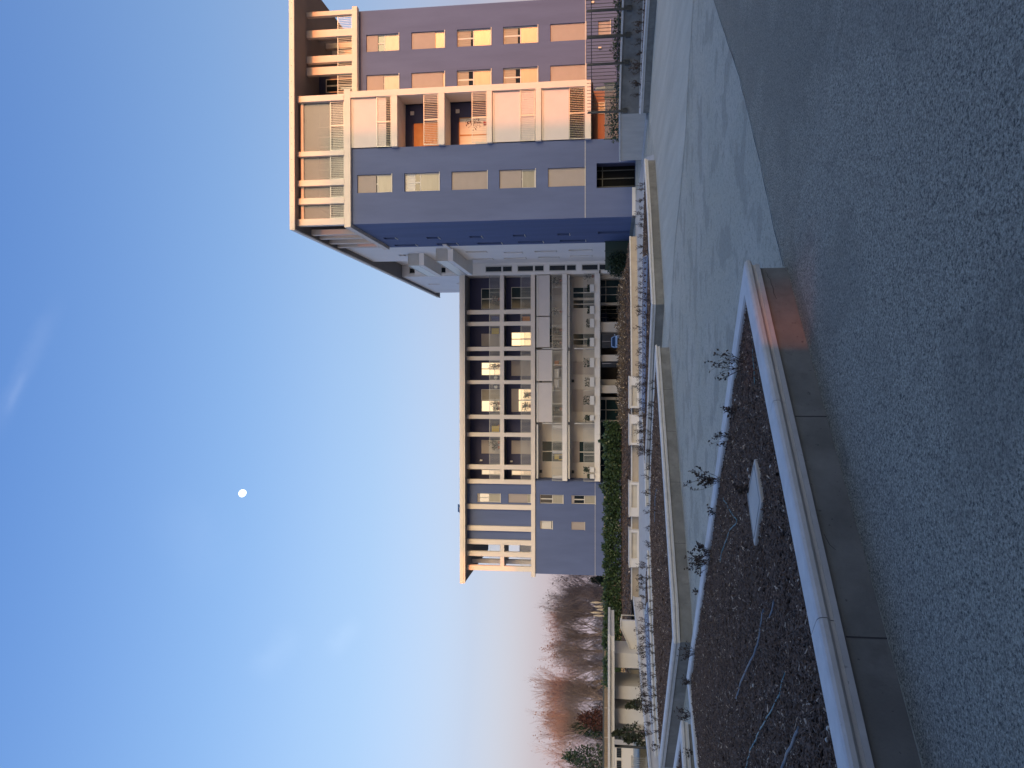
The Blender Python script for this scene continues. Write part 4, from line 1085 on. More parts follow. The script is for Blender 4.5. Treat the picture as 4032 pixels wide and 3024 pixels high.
def along(pts, n, jit, hf, hrange, label, group):
    L = [0]
    for i in range(len(pts) - 1): L.append(L[-1] + (Vector(pts[i + 1]) - Vector(pts[i])).length)
    for k in range(n):
        s = L[-1] * (k + rng.uniform(.2, .8)) / n
        for i in range(len(pts) - 1):
            if L[i] <= s <= L[i + 1]:
                p = Vector(pts[i]).lerp(Vector(pts[i + 1]), (s - L[i]) / max(1e-6, L[i + 1] - L[i]))
        p = p + Vector((rng.uniform(-jit, jit), rng.uniform(-jit, jit)))
        shrub(p.x, p.y, hf(p.x, p.y), rng.uniform(*hrange), k, label + ', %d%s from the right' % (k + 1, 'th' if 10 < k + 1 < 14 else {1: 'st', 2: 'nd', 3: 'rd'}.get((k + 1) % 10, 'th')), group, rng.uniform(0, 6.28))
along([(7.0, 28.5), (6.0, 29.4), (4.8, 30.2), (1.9, 30.9), (-1.4, 30.3), (-3.0, 28.8)], 46, .12, h4, (.22, .42), 'small dry shrub in the back row of the angular planter', 'shrubs of the angular planter, back row')
along([(2.6, 24.4), (1.2, 25.1), (-.9, 26.5), (-2.8, 28.0)], 22, .15, h4, (.22, .40), 'small dry shrub in the front row of the angular planter', 'shrubs of the angular planter, front row')
along([(0.0, 22.0), (-2.9, 24.2), (-4.8, 24.7), (-7.2, 22.6), (-9.5, 19.8)], 40, .12, h2, (.18, .36), 'small dry shrub on the back coping of the long planter', 'shrubs of the long planter')
along([(-6.4, 26.8), (-7.5, 27.7), (-9.1, 28.4), (-10.2, 24.9), (-10.35, 22.6)], 28, .12, h6, (.3, .5), 'small dry shrub in the narrow planter by the stairs', 'shrubs of the narrow planter')
along([(11.6, 32.8), (12.7, 30.0), (13.5, 27.6), (15.0, 25.2)], 17, .12, h7, (.4, .6), 'small dry shrub below the terrace wall', 'shrubs below the terrace wall')
# ---------------------------------------------------------------- terrace wall with bar fence on the right
TW = thing('terrace_wall', 'concrete terrace wall with white coping at the foot of the tower', 'wall')
tw = [(10.85, 39.0), (11.45, 33.9), (13.1, 32.0), (14.4, 29.6), (18.6, 24.2)]
def strip(mb, pts, z0, z1, d0, d1):
    """upright strip along a line of plan points, from offset d0 (front) to d1"""
    n = len(pts); nr = []
    for i in range(n):
        t = (Vector(pts[min(i + 1, n - 1)]) - Vector(pts[max(i - 1, 0)])).normalized(); nr.append(Vector((-t.y, t.x)))
    for i in range(n - 1):
        a, b = Vector(pts[i]), Vector(pts[i + 1])
        p = [a + nr[i] * d0, b + nr[i + 1] * d0, b + nr[i + 1] * d1, a + nr[i] * d1]
        za = z0 if not isinstance(z0, list) else z0[i]; zb_ = z0 if not isinstance(z0, list) else z0[i + 1]
        zc = z1 if not isinstance(z1, list) else z1[i]; zd = z1 if not isinstance(z1, list) else z1[i + 1]
        mb.add([(*p[0], za), (*p[1], zb_), (*p[2], zb_), (*p[3], za), (*p[0], zc), (*p[1], zd), (*p[2], zd), (*p[3], zc)],
               [(0, 3, 2, 1), (4, 5, 6, 7), (0, 1, 5, 4), (1, 2, 6, 5), (2, 3, 7, 6), (3, 0, 4, 7)])
    return mb
ztw = [1.10, 1.17, 1.13, 1.08, 1.0]
for i in range(len(tw) - 1):
    o = strip(MB(), tw[i:i + 2], 0, ztw[i:i + 2], 0, .22).build('wall_panel', 'concrete_light' if i == 0 else 'concrete', TW)
    strip(MB(), tw[i:i + 2], ztw[i:i + 2], [z + .075 for z in ztw[i:i + 2]], -.06, .30).build('coping_stone', 'coping', TW, bevel=.015)
    strip(MB(), tw[i:i + 2], 0, .07, -.30, -.003).build('kerb', 'moulding', TW) if i == 0 else None
# end face of the wall towards the driveway
FB = thing('bar_fence', 'dark metal fence of thin upright bars on the terrace wall', 'fence')
def onwall(s):
    L = [0]
    for i in range(len(tw) - 1): L.append(L[-1] + (Vector(tw[i + 1]) - Vector(tw[i])).length)
    for i in range(len(tw) - 1):
        if s <= L[i + 1] or i == len(tw) - 2:
            k = (s - L[i]) / (L[i + 1] - L[i]); p = Vector(tw[i]).lerp(Vector(tw[i + 1]), k)
            return p, ztw[i] + (ztw[i + 1] - ztw[i]) * k, (Vector(tw[i + 1]) - Vector(tw[i])).normalized()
for y in (435, 245, 135, 30, -120):
    best = min((abs(gr_y - y), s) for s in [q * .02 for q in range(0, 800)] for gr_y in [(lambda P: 3024 - (1512 + P.dot(RGT) / P.dot(FWD) * F_PX))(Vector((onwall(s)[0].x, onwall(s)[0].y, 1.2 - EYE)))])[1]
    p, z, t = onwall(best); nn = Vector((-t.y, t.x)); q = p - nn * .08
    f = MB().box(q.x - .045, q.x + .045, q.y - .03, q.y + .03, z - .15, z + 1.42)
    f.box(q.x - .09, q.x + .09, q.y - .06, q.y + .06, z - .30, z - .10)
    f.build('post', 'dark_metal', FB)
bars = MB(); s = 5.2
while s < 13.0:
    p, z, t = onwall(s); nn = Vector((-t.y, t.x)); q = p + nn * .05
    bars.box(q.x - .009, q.x + .009, q.y - .009, q.y + .009, z + .09, z + 1.45)
    s += .155
bars.build('bars', 'dark_metal', FB)
for dz in (.18, 1.25):
    mb = MB()
    P = [onwall(5.2 + k * .25) for k in range(32)]
    mb.tube([(p.x + .03, p.y + .05, z + dz) for p, z, t in P], .014, 4)
    mb.build('rail', 'dark_metal', FB)
# leafy shrubs behind the terrace wall
def leaf_mass(name, label, cat, centre_fn, n, size, mats, group=None, seed=0, trunk=None):
    r = random.Random(seed)
    root = thing(name, label, cat, group)
    mbs = [MB() for _ in mats]
    for k in range(n):
        c = centre_fn(r); a = Vector((r.gauss(0, 1), r.gauss(0, 1), r.gauss(0.25, .8))).normalized(); b = a.orthogonal().normalized()
        b = (b * math.cos(k) + a.cross(b) * math.sin(k)); s_ = size * r.uniform(.6, 1.4)
        mbs[0 if r.random() < .8 or len(mats) == 1 else 1].add([c, c + a * s_ * .5 + b * s_ * .32, c + a * s_, c + a * s_ * .5 - b * s_ * .32], [(0, 1, 2, 3)])
    for mb, m_ in zip(mbs, mats):
        if mb.v: mb.build('foliage', m_, root)
    if trunk: trunk(root)
    return root
for i, (y, top) in enumerate(((10, .45), (70, .35), (105, .5), (150, .55), (200, .6), (235, .45), (290, .35), (345, .45), (400, .6), (452, .8), (490, .75), (530, .7))):
    Yc = {0: 31.0, 1: 32.2, 2: 33, 3: 33.4}.get(i, 34.2 if i < 8 else 36.5 + (i - 8) * .7)
    X = at(2430, y, Yc)[0]
    def cf(r, X=X, Yc=Yc, top=top):
        a = r.uniform(0, 6.28); q = r.random() ** .5
        return Vector((X + math.cos(a) * q * .38, Yc + math.sin(a) * q * .4, 1.0 + top * 1.1 * r.random() * (1 - .35 * q)))
    leaf_mass('leafy_shrub', 'green shrub number %s along the terrace wall counted from the right edge of the picture' % ('one two three four five six seven eight nine ten eleven twelve'.split()[i]), 'shrub', cf, 230, .10, ('leaf_green', 'leaf_olive'), 'green shrubs behind the terrace wall', seed=i)
struct(MB().prism([(11.15, 38.9), (11.7, 34.3), (13.3, 32.4), (14.65, 30.0), (20, 24.6), (34, 25), (34, 49.6), (14.25, 49.6)], 0, .9).build('terrace', 'concrete'))
# garden things on the terrace
PU = thing('folded_parasol', 'folded pale parasol standing on the ground floor terrace of the tower', 'parasol')
px0, pz0 = at(2363, 350, 46.5)
MB().lathe((px0, 46.5, .9), [(.02, 0), (.025, .35), (.12, .40), (.16, .7), (.10, 1.5), (.03, 1.62)], 8).build('canopy', 'curtain', PU, smooth=True)
MB().tube([(px0, 46.5, .9), (px0, 46.5, 2.6)], .022, 6).build('pole', 'dark_metal', PU)
GF = thing('glass_balustrade', 'dark glass and steel balustrade before the tower ground floor', 'balustrade')
a, b = at(2380, 548, 44.5)[0], at(2380, 330, 44.5)[0]
for k in range(5):
    x = a + (b - a) * k / 4
    MB().box(x - .025, x + .025, 44.47, 44.53, .9, 1.98).build('post', 'green_metal', GF)
for k in range(4):
    x0, x1 = a + (b - a) * k / 4 + .03, a + (b - a) * (k + 1) / 4 - .03
    bx(x0, x1, 44.49, 44.51, .95, 1.93).build('pane', 'screen_grey', GF)

# ---------------------------------------------------------------- planted bank, low beige wall and white boxes before the low wing
def bank_z(x, y): return .36 + max(0, (y - 44.6)) / 15.4 * .36
bank = [(8.6, 48.6), (6.4, 62), (-21.5, 62), (-19.5, 45.2), (-12.0, 45.0), (0.0, 44.3), (4.2, 45.9)]
mulch(bank, 'brown leaf litter on the sloping bank in front of the low wing', dens=22, chip=(.12, .25), seed=9, cell=.5, zfun=bank_z)
lw_ = thing('low_wall', 'low beige garden wall with white coping in front of the low wing', 'wall')
pts = [(8.7, 48.2), (7.67, 47.6), (4.27, 45.7), (0.07, 44.2)]
strip(MB(), pts, 0, .36, 0, -.2).build('wall', 'beige_wall', lw_)
for i in range(3): strip(MB(), pts[i:i + 2], .36, .44, .06, -.26).build('coping_stone', 'coping', lw_, bevel=.01)
segs = ((1607, 1634, 'first'), (1752, 1901, 'second'), (2034, 2089, 'third'), (2234, 2360, 'last'))
for (ya, yb, nm) in segs:
    a, b = at(2500, yb, 44.6)[0], at(2500, ya, 44.6)[0]
    w = thing('low_wall', 'plain beige wall panel between the white boxes, %s from the right' % nm, 'wall', 'wall panels between the white boxes')
    bx(a + .003, b - .003, 44.6, 44.8, 0, .36).build('panel', 'beige_wall', w); bx(a + .003, b - .003, 44.52, 44.9, .36, .43).build('coping_stone', 'coping', w)
for i, (ya, yb, side) in enumerate(((1482, 1607, 1), (1634, 1752, 1), (1901, 2034, -1), (2089, 2234, -1))):
    a, b = at(2500, yb, 44.1)[0], at(2500, ya, 44.1)[0]
    w = thing('concrete_box', 'white concrete box with a sunk front panel, %s from the right below the hedge' % ('first', 'second', 'third', 'fourth')[i], 'box', 'white concrete boxes')
    pa, pb = (a + .12, b - .50) if side > 0 else (a + .5, b - .12)
    mb = wall_holes(MB(), a, b, 0, .52, [(pa, pb, .10, .42)], 44.1, .16)
    mb.quad((a, 44.1, .52), (b, 44.1, .52), (b, 45.2, .52), (a, 45.2, .52)).quad((a, 44.1, 0), (a, 45.2, 0), (a, 45.2, .52), (a, 44.1, .52)).quad((b, 44.1, 0), (b, 45.2, 0), (b, 45.2, .52), (b, 44.1, .52))
    mb.build('shell', 'white_wall', w)
    bx(pa - .01, pb + .01, 44.25, 44.3, .09, .43).build('sunk_panel', 'concrete_light', w)
    bx(a - .03, b + .03, 44.04, 45.25, .522, .57).build('lid', 'coping', w)
# hedge with green mesh fence behind it
xh0, xh1 = at(2430, 2700, 60)[0], at(2430, 1663, 60)[0]
def hc(r):
    x = r.uniform(xh0, xh1); top = 1.30 + .42 * noise.noise(Vector((x * 1.1, 3, 0))) + .42 * noise.noise(Vector((x * 3.5, 7, 0)))
    q = r.random()
    return Vector((x, 60 + r.uniform(-.45, .45), bank_z(0, 60) + .05 + (q ** .7) * top))
H = leaf_mass('hedge', 'glossy green hedge running along the top of the bank', 'hedge', hc, 21000, .18, ('leaf_hedge', 'leaf_green'), seed=21)
stm = MB(); r = random.Random(4)
for k in range(60):
    x = xh0 + (xh1 - xh0) * (k + .5) / 60
    stm.tube([(x, 60, .6), (x + r.uniform(-.2, .2), 60 + r.uniform(-.1, .1), 1.6)], .02, 4)
stm.build('stems', 'twig', H)
MF = thing('mesh_fence', 'dark green mesh fence standing behind the hedge', 'fence')
for y in (1672, 1705, 1920, 2005, 2092, 2180, 2277, 2383, 2412, 2470):
    x = at(2420, y, 60.7)[0]
    bx(x - .06, x + .06, 60.64, 60.76, .6, 1.95).build('post', 'green_metal', MF)
mesh = MB()
xx = xh0 - 1
while xx < xh1:
    mesh.box(xx - .006, xx + .006, 60.70, 60.71, .7, 1.9); xx += .12
for z in (.8, 1.1, 1.4, 1.7, 1.88): mesh.box(xh0 - 1, xh1, 60.69, 60.72, z - .006, z + .006)
mesh.build('wire_mesh', 'green_metal', MF)
bx(xh1 - 1.0, xh1, 60.74, 60.78, .7, 1.95).build('screen', 'green_metal', MF)
# dry brush at the foot of the low wing, right part of the bank
def bc(r):
    x = r.uniform(at(2450, 1660, 61)[0], 7.2); return Vector((x, r.uniform(52, 61.5), 0)) + Vector((0, 0, .45 + .25 * r.random() + .35 * r.random() * max(0, noise.noise(Vector((x * .8, 1, 0))) + .3)))
rb = random.Random(33); mb = MB(); mp_ = MB()
for k in range(5200):
    c = bc(rb); c.z = bank_z(c.x, c.y) + rb.random() ** 1.5 * (.35 + .3 * noise.noise(Vector((c.x * .9, 0, 2))))
    a = Vector((rb.gauss(0, 1), rb.gauss(0, 1), abs(rb.gauss(.5, .6)))).normalized(); b_ = a.orthogonal().normalized(); s_ = rb.uniform(.08, .22)
    (mb if rb.random() < .93 else mp_).add([c, c + a * s_ * .5 + b_ * s_ * .2, c + a * s_, c + a * s_ * .5 - b_ * s_ * .2], [(0, 1, 2, 3)])
o = mb.build('dry_brush', 'leaf_brown'); tag(o, 'tangled dry brown ground cover below the low wing', 'ground cover', kind='stuff')
mp_.build('pale_leaves', 'pampas', o)['kind'] = 'stuff'
# dark evergreen bush at the tower side
bxx = at(2430, 1040, 57.5)[0]
def ec(r):
    a = r.uniform(0, 6.28); q = r.random() ** .4; e = r.uniform(-1, 1)
    return Vector((bxx + math.cos(a) * q * 1.0 * math.sqrt(1 - e * e * .8), 57.5 + math.sin(a) * q * .8, 1.05 + e * .8 * q))
leaf_mass('evergreen_bush', 'dark evergreen bush against the side of the tower', 'bush', ec, 2600, .14, ('leaf_green',), seed=12)
GS = thing('garden_screen', 'dark green garden screen behind the evergreen bush', 'fence')
x0, x1 = at(2410, 1062, 59)[0], 10.3
for k in range(3):
    bx(x0 + (x1 - x0) * k / 3 + .02, x0 + (x1 - x0) * (k + 1) / 3 - .02, 59, 59.05, .1, 2.0).build('panel', 'green_metal', GS)
for k in range(4):
    x = x0 + (x1 - x0) * k / 3
    bx(x - .03, x + .03, 58.93, 58.99, 0, 2.05).build('post', 'green_metal', GS)

# ---------------------------------------------------------------- sunken stairs, canopy and white walls on the left
PW = thing('stair_parapet', 'long white parapet with coping running towards the left edge', 'wall')
pp = [(-11.75, 41.5), (-11.6, 36.0), (-12.0, 31.5), (-12.15, 24.2), (-12.3, 21.0)]
strip(MB(), pp, -1.4, .33, 0, -.2).build('wall', 'white_wall', PW)
for i in range(4): strip(MB(), pp[i:i + 2], .33, .41, .05, -.27).build('coping_stone', 'coping', PW, bevel=.01)
SW = thing('stair_wall', 'white stair wall with a sloping coping beside the canopy', 'wall')
a0, b0 = at(2442, 2444, 39.5), at(2442, 2470, 39.5); c0_, d0_ = at(2491, 2578, 39.5), at(2498, 2444, 39.5)
MB().prism_y([(a0[0], -1.4), (a0[0], a0[1] - .06), (b0[0], b0[1] - .06), (c0_[0], c0_[1] - .06), (c0_[0], -1.4)], 39.5, 39.72).build('wall', 'white_wall', SW)
MB().prism_y([(a0[0] + .06, a0[1] - .06), (a0[0] + .06, a0[1]), (b0[0], b0[1]), (c0_[0], c0_[1]), (c0_[0], c0_[1] - .06), (b0[0], b0[1] - .06)], 39.42, 39.80).build('coping', 'coping', SW)
SW2 = thing('stair_wall', 'small white stair wall seen beyond the first canopy pier', 'wall')
a, b = at(2442, 2540, 42), at(2495, 2580, 42)
MB().prism_y([(b[0], -1.4), (b[0], a[1]), (a[0], a[1]), (a[0], -1.4)], 42, 42.2).build('wall', 'white_wall', SW2)
MB().box(b[0] - .04, a[0] + .06, 41.95, 42.25, a[1] + .003, a[1] + .06).build('coping', 'coping', SW2)
SW3 = thing('stair_wall', 'grey sloping stair wall between the two canopy piers', 'wall')
a, b = at(2472, 2637, 40.5), at(2500, 2692, 40.5)
MB().prism_y([(b[0], -1.4), (b[0], b[1] - .1), (a[0], a[1] - .1), (a[0], -1.4)], 40.5, 40.7).build('wall', 'concrete_light', SW3)
MB().prism_y([(b[0], b[1] - .1), (b[0], b[1]), (a[0], a[1]), (a[0], a[1] - .1)], 40.4, 40.8).build('coping', 'coping', SW3)
HR = thing('handrail', 'thin white handrails of the sunken stairs', 'handrail')
for (p, q) in ((((2448, 2420)), (2448, 2446)), ((2455, 2530), (2460, 2580)), ((2455, 2632), (2460, 2702)), ((2468, 2632), (2472, 2702))):
    a, b = at(*p, 41), at(*q, 41)
    MB().tube([(a[0], 41, a[1]), (b[0], 41, b[1])], .03, 6).build('rail', 'frame_white', HR)
for y in (2422, 2650, 2665):
    a = at(2450, y, 41); MB().tube([(a[0], 41, -1.4), (a[0], 41, a[1])], .025, 6).build('post', 'frame_white', HR)
CN = thing('entrance_canopy', 'flat white concrete canopy on broad piers at the left edge', 'canopy')
xc = at(2400, 2521, 38)[0]; zc1, zc0 = 1.73, 1.40
MB().prism([(xc, 38.6), (xc - .5, 38.0), (-26, 37.6), (-26, 43.5), (xc - .3, 43.5), (xc, 43.0)], zc0, zc0 + .20).build('slab', 'white_wall', CN, bevel=.02)
MB().prism([(xc + .12, 38.55), (xc - .45, 37.85), (-26, 37.45), (-26, 43.7), (xc - .3, 43.7), (xc + .12, 43.1)], zc0 + .203, zc1).build('roof_edge', 'coping', CN, bevel=.02)
for (ya, yb) in ((2573, 2630), (2702, 2754), (2792, 2850)):
    a, b = at(2470, yb, 38.8)[0], at(2470, ya, 38.8)[0]
    bx(a, b, 38.8, 40.6, -1.45, zc0).build('pier', 'white_wall', CN)
a, b = at(2470, 2914, 40.2)[0], at(2470, 2770, 40.2)[0]
bx(a, b, 40.2, 40.5, -1.45, zc0).build('back_wall', 'white_wall', CN)
a = at(2470, 2925, 39)[0]
MB().tube([(a, 38.6, -1.4), (a, 38.6, zc0)], .07, 8).build('downpipe', 'dark_metal', CN)
GT = thing('bar_gate', 'grey bar gate standing under the far left end of the canopy', 'gate')
a, b = at(2470, 3060, 39)[0], at(2470, 2975, 39)[0]
gm = MB(); k = 0
while a + k * .11 < b:
    gm.box(a + k * .11 - .012, a + k * .11 + .012, 39, 39.02, -.9, .55); k += 1
gm.build('bars', 'rail_metal', GT)
bx(a, b, 38.98, 39.04, .50, .56).build('rail', 'rail_metal', GT)
bx(a, b, 38.98, 39.04, -.2, -.15).build('rail', 'rail_metal', GT)
LB = thing('far_house', 'pale house wall with window bars seen under the canopy', 'building')
bx(-40, at(2440, 2935, 55)[0], 55, 58, -1.4, 1.7).build('wall', 'wall_far', LB)
for y in (2945, 2995):
    r_ = rc(2428, 2446, y, y + 35, 54.98); f = MB()
    for k in range(6): x = r_[0] + (r_[1] - r_[0]) * k / 5; f.box(x - .02, x + .02, 54.90, 54.93, r_[2], r_[3])
    w = bx(r_[0], r_[1], 54.96, 54.99, r_[2], r_[3]).build('window', 'glass_dark', LB); f.build('bars', 'dark_metal', w)
# leafy young trees by the gate
for i, (x, y, s_) in enumerate(((2520, 2880, 1.0), (2545, 2905, .8), (2525, 2770, .6))):
    X, Z = at(x, y, 33 if i < 2 else 37)
    def yc(r, X=X, Z=Z, s_=s_, i=i):
        h_ = r.random() ** .8; a = r.uniform(0, 6.28)
        return Vector((X + math.cos(a) * .45 * s_ * (1.1 - h_) * r.random() - .15 * h_, (33 if i < 2 else 37) + math.sin(a) * .4 * (1 - h_), Z + h_ * 1.15 * s_))
    leaf_mass('young_tree', ('drooping dark young tree before the canopy back wall', 'lower drooping young tree left of the canopy back wall', 'small green bush between the second and third canopy piers')[i], 'tree', yc, 420, .13, ('leaf_olive',), seed=60 + i,
              trunk=lambda root, X=X, Z=Z, i=i, s_=s_: MB().tube([(X, 33 if i < 2 else 37, -1.4), (X, 33 if i < 2 else 37, Z), (X - .1, 33 if i < 2 else 37, Z + .9 * s_)], [.04, .03, .01], 5).build('trunk', 'tree_bark', root))
# ---------------------------------------------------------------- bare trees beyond the wing
def tree_mesh(seed, leafy=0.0, levels=5, vase=.5):
    """a 10 m tree: trunk, limbs and fine twigs; leaves only at some tips"""
    r = random.Random(seed); tr, br, lf = MB(), MB(), MB()
    def grow(p, d, L, rad, lvl):
        pts = [p]; q = p; dd = d
        n = 3 if lvl >= 3 else 2
        for k in range(n):
            dd = (dd + Vector((r.gauss(0, .13), r.gauss(0, .13), r.uniform(-.02, .12)))).normalized()
            q = q + dd * L / n; pts.append(q)
        (tr if lvl == levels else br).tube(pts, [rad * (1 - .5 * k / n) for k in range(n + 1)], 6 if lvl >= levels - 1 else 3, cap=False)
        if lvl == 0:
            if r.random() < leafy:
                for _ in range(r.choice((1, 2, 3))):
                    c = pts[-1] + Vector((r.gauss(0, .12), r.gauss(0, .12), r.gauss(0, .12))); s_ = r.uniform(.10, .22)
                    a = Vector((r.gauss(0, 1), r.gauss(0, 1), r.gauss(0, 1))).normalized(); b = a.orthogonal().normalized()
                    lf.add([c, c + a * s_ * .5 + b * s_ * .4, c + a * s_, c + a * s_ * .5 - b * s_ * .4], [(0, 1, 2, 3)])
            return
        kids = {5: 7, 4: 4, 3: 4, 2: 4, 1: 4}[lvl]
        for k in range(kids):
            t = pts[-1] if (k < 2 and lvl < levels) else pts[r.randint(1, n)].lerp(pts[r.randint(1, n)], r.random())
            a = r.uniform(0, 6.283); sp = vase * r.uniform(.5, 1.5)
            side = dd.orthogonal().normalized(); side = side * math.cos(a) + dd.cross(side) * math.sin(a)
            nd = (dd + side * sp + Vector((0, 0, .18))).normalized()
            grow(t, nd, L * r.uniform(.62, .88), rad * .50, lvl - 1)
    grow(Vector((0, 0, 0)), Vector((r.gauss(0, .04), r.gauss(0, .04), 1)).normalized(), 3.0, .17, levels)
    zmax = max(v[2] for v in br.v)
    return [(mb, zmax) for mb in (tr, br, lf)]
TREE = []
for k in range(5):
    parts = tree_mesh(300 + k, (.10, .04, .20, .03, .08)[k], vase=(.42, .34, .48, .36, .44)[k])
    zmax = parts[1][1]; data = []
    for (mb, _), nm in zip(parts, ('trunk', 'crown', 'leaves')):
        mb.v = [(x * 10 / zmax, y * 10 / zmax, z * 10 / zmax) for x, y, z in mb.v]
        o = mb.build(nm, 'tree_bark'); data.append(o.data); bpy.data.objects.remove(o)
    data[2].materials.clear(); data[2].materials.append(MAT['leaf_rust'])
    TREE.append(data)
tl = [(2262, 2185, 92, 2, 'bare brown tree partly hidden by the left end of the low wing'), (2335, 2215, 90, 0, 'spreading bare tree beside the low wing with sparse rusty tips'), (2392, 2098, 96, 1, 'tall slender bare tree behind the pampas plumes'),
      (2455, 2150, 100, 3, 'thin bare tree left of the slender one, with pale sky showing through'), (2505, 2125, 95, 4, 'bare tree above the right end of the canopy roof'), (2560, 2118, 93, 2, 'bushy brown tree still holding rusty leaves above the canopy'),
      (2625, 2150, 97, 0, 'rounded brown tree over the canopy between two piers'), (2692, 2058, 99, 1, 'tallest bare tree, its fine crown standing out above the others'), (2760, 2135, 94, 2, 'dense rusty tree left of the tallest bare tree'),
      (2835, 2128, 96, 4, 'bare tree above the red-leaved bush'), (2905, 2088, 98, 3, 'upswept bare tree with many parallel limbs'), (2958, 2060, 101, 3, 'feathery bare tree near the left edge'), (3018, 2070, 93, 0, 'bare tree cut by the left edge of the picture'),
      (2420, 2190, 108, 4, 'faint bare tree farther back between the slender trees'), (2590, 2170, 110, 3, 'faint bare tree farther back behind the bushy one'), (2725, 2160, 112, 0, 'faint bare tree farther back behind the tallest one'), (2860, 2150, 111, 2, 'faint rusty tree farther back behind the upswept one')]
tl += [(2292, 2172, 93, 3, 'bare tree close to the corner of the low wing, behind its lower edge'), (2358, 2128, 95, 4, 'upright bare tree between the wing corner and the slender tree'), (2478, 2140, 97, 1, 'narrow bare tree right of the canopy end'), (2645, 2105, 98, 3, 'tall thin tree just right of the tallest crown')]
rt = random.Random(77)
for (y, x, Y, k, lab) in tl:
    X, Z = at(x, y, Y)
    root = thing('bare_tree', lab, 'tree', 'bare trees beyond the wing', (at(2400, y, Y)[0], Y, -.2))
    s_ = (Z + .2) / 10
    root.scale = (s_ * rt.uniform(.8, 1.0), s_ * rt.uniform(.8, 1.0), s_); root.rotation_euler = (0, 0, rt.uniform(0, 6.28))
    for nm, me in zip(('trunk', 'crown', 'leaves'), TREE[k]):
        o = bpy.data.objects.new(nm, me); COL.objects.link(o); o.parent = root
# undergrowth between and behind the trunks
ru = random.Random(5); mb, m2 = MB(), MB()
for k in range(13000):
    y = ru.uniform(2240, 3060); Y = ru.uniform(98, 118); X = at(2400, y, Y)[0]
    top = 3.8 + 2.2 * noise.noise(Vector((X * .25, 0, 4)))
    c = Vector((X, Y, ru.random() ** .8 * top)); a = Vector((ru.gauss(0, .6), ru.gauss(0, .6), 1)).normalized(); b = a.orthogonal().normalized(); L = ru.uniform(.4, 1.3); w_ = ru.uniform(.012, .035)
    mb.add([c - b * w_, c + b * w_, c + a * L], [(0, 1, 2)])
o = mb.build('undergrowth', 'tree_bark'); tag(o, 'grey brown undergrowth filling the gap below the bare trees', 'undergrowth', kind='stuff')
def blob(X, Y, z0, z1, rx, ry):
    def f(r):
        a = r.uniform(0, 6.28); q = r.random() ** .45; h_ = r.random()
        wv = math.sin(math.pi * min(1, .15 + h_ * .85)) ** .6
        return Vector((X + math.cos(a) * q * rx * wv, Y + math.sin(a) * q * ry * wv, z0 + (z1 - z0) * h_ + .25 * r.gauss(0, 1)))
    return f
for (ya, yb, xt, Y, m_, lab, nm) in ((2785, 2880, 2285, 92, 'leaf_red', 'dark red leaved bush behind the canopy roof', 'red_bush'), (2935, 3040, 2225, 90, 'leaf_green', 'dark conifer at the left edge behind the canopy', 'conifer'),
                                     (2268, 2300, 2335, 94, 'leaf_green', 'dark evergreen beside the corner of the low wing', 'evergreen_bush'), (2318, 2365, 2340, 97, 'leaf_red', 'low dull red bush beyond the wooden fence', 'red_bush'), (2830, 2900, 2250, 96, 'leaf_green', 'dim green tree between the red bush and the conifer', 'evergreen_bush')):
    a, b = at(2350, yb, Y)[0], at(2350, ya, Y)[0]
    leaf_mass(nm, lab, 'bush', blob((a + b) / 2, Y, .1, at(xt, ya, Y)[1], (b - a) / 2, 1.4), 2300, .26, (m_,), seed=int(ya))
# pampas plumes
for i, y in enumerate((2372, 2388, 2400, 2412, 2424)):
    Y = 70; X, Z = at(2325 + (i % 3) * 12, y, Y)
    p = thing('pampas_plume', 'cream pampas grass plume above the hedge, %s from the right' % ('first', 'second', 'third', 'fourth', 'fifth')[i], 'grass plume', 'pampas plumes')
    MB().tube([(X + .25, Y, .3), (X + .1, Y, Z - 1.2), (X, Y, Z - .9)], .015, 4).build('stalk', 'pampas', p)
    MB().lathe((X, Y, Z - 1.0), [(.02, 0), (.09, .25), (.12, .5), (.07, .85), (.01, 1.0)], 7).build('plume', 'pampas', p, smooth=True)
# wooden fence, panel by panel
WF = thing('wooden_fence', 'tan wooden fence behind the hedge at the left', 'fence')
xa, xb_ = at(2390, 3080, 85)[0], at(2390, 2258, 85)[0]
n = 14
for k in range(n):
    a, b = xa + (xb_ - xa) * k / n, xa + (xb_ - xa) * (k + 1) / n
    mb = MB(); rr = random.Random(k)
    for q in range(11):
        x0, x1 = a + .06 + (b - a - .12) * q / 11, a + .06 + (b - a - .12) * (q + 1) / 11
        mb.box(x0 + .006, x1 - .006, 85 + .01 * rr.random(), 85.05, 0, 2.30 + rr.uniform(-.03, .03))
    mb.build('fence_panel', 'wood_fence', WF)
    bx(a - .05, a + .05, 84.96, 85.08, 0, 2.45).build('post', 'pampas' if k % 2 else 'wood_fence', WF)
bx(at(2377, 3080, 84)[0], at(2377, 2355, 84)[0], 84, 84.12, at(2380, 2500, 84)[1], at(2373, 2500, 84)[1]).build('rail', 'dark_metal', WF)
# what shows through the open ground floor
fw = thing('garden_wall', 'dim brown boarded wall seen through the open ground floor of the wing', 'wall')
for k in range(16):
    bx(-14 + k * 1.6, -14 + (k + 1) * 1.6 - .02, 112, 112.2, 0, 3.6).build('board_panel', 'undercroft', fw)

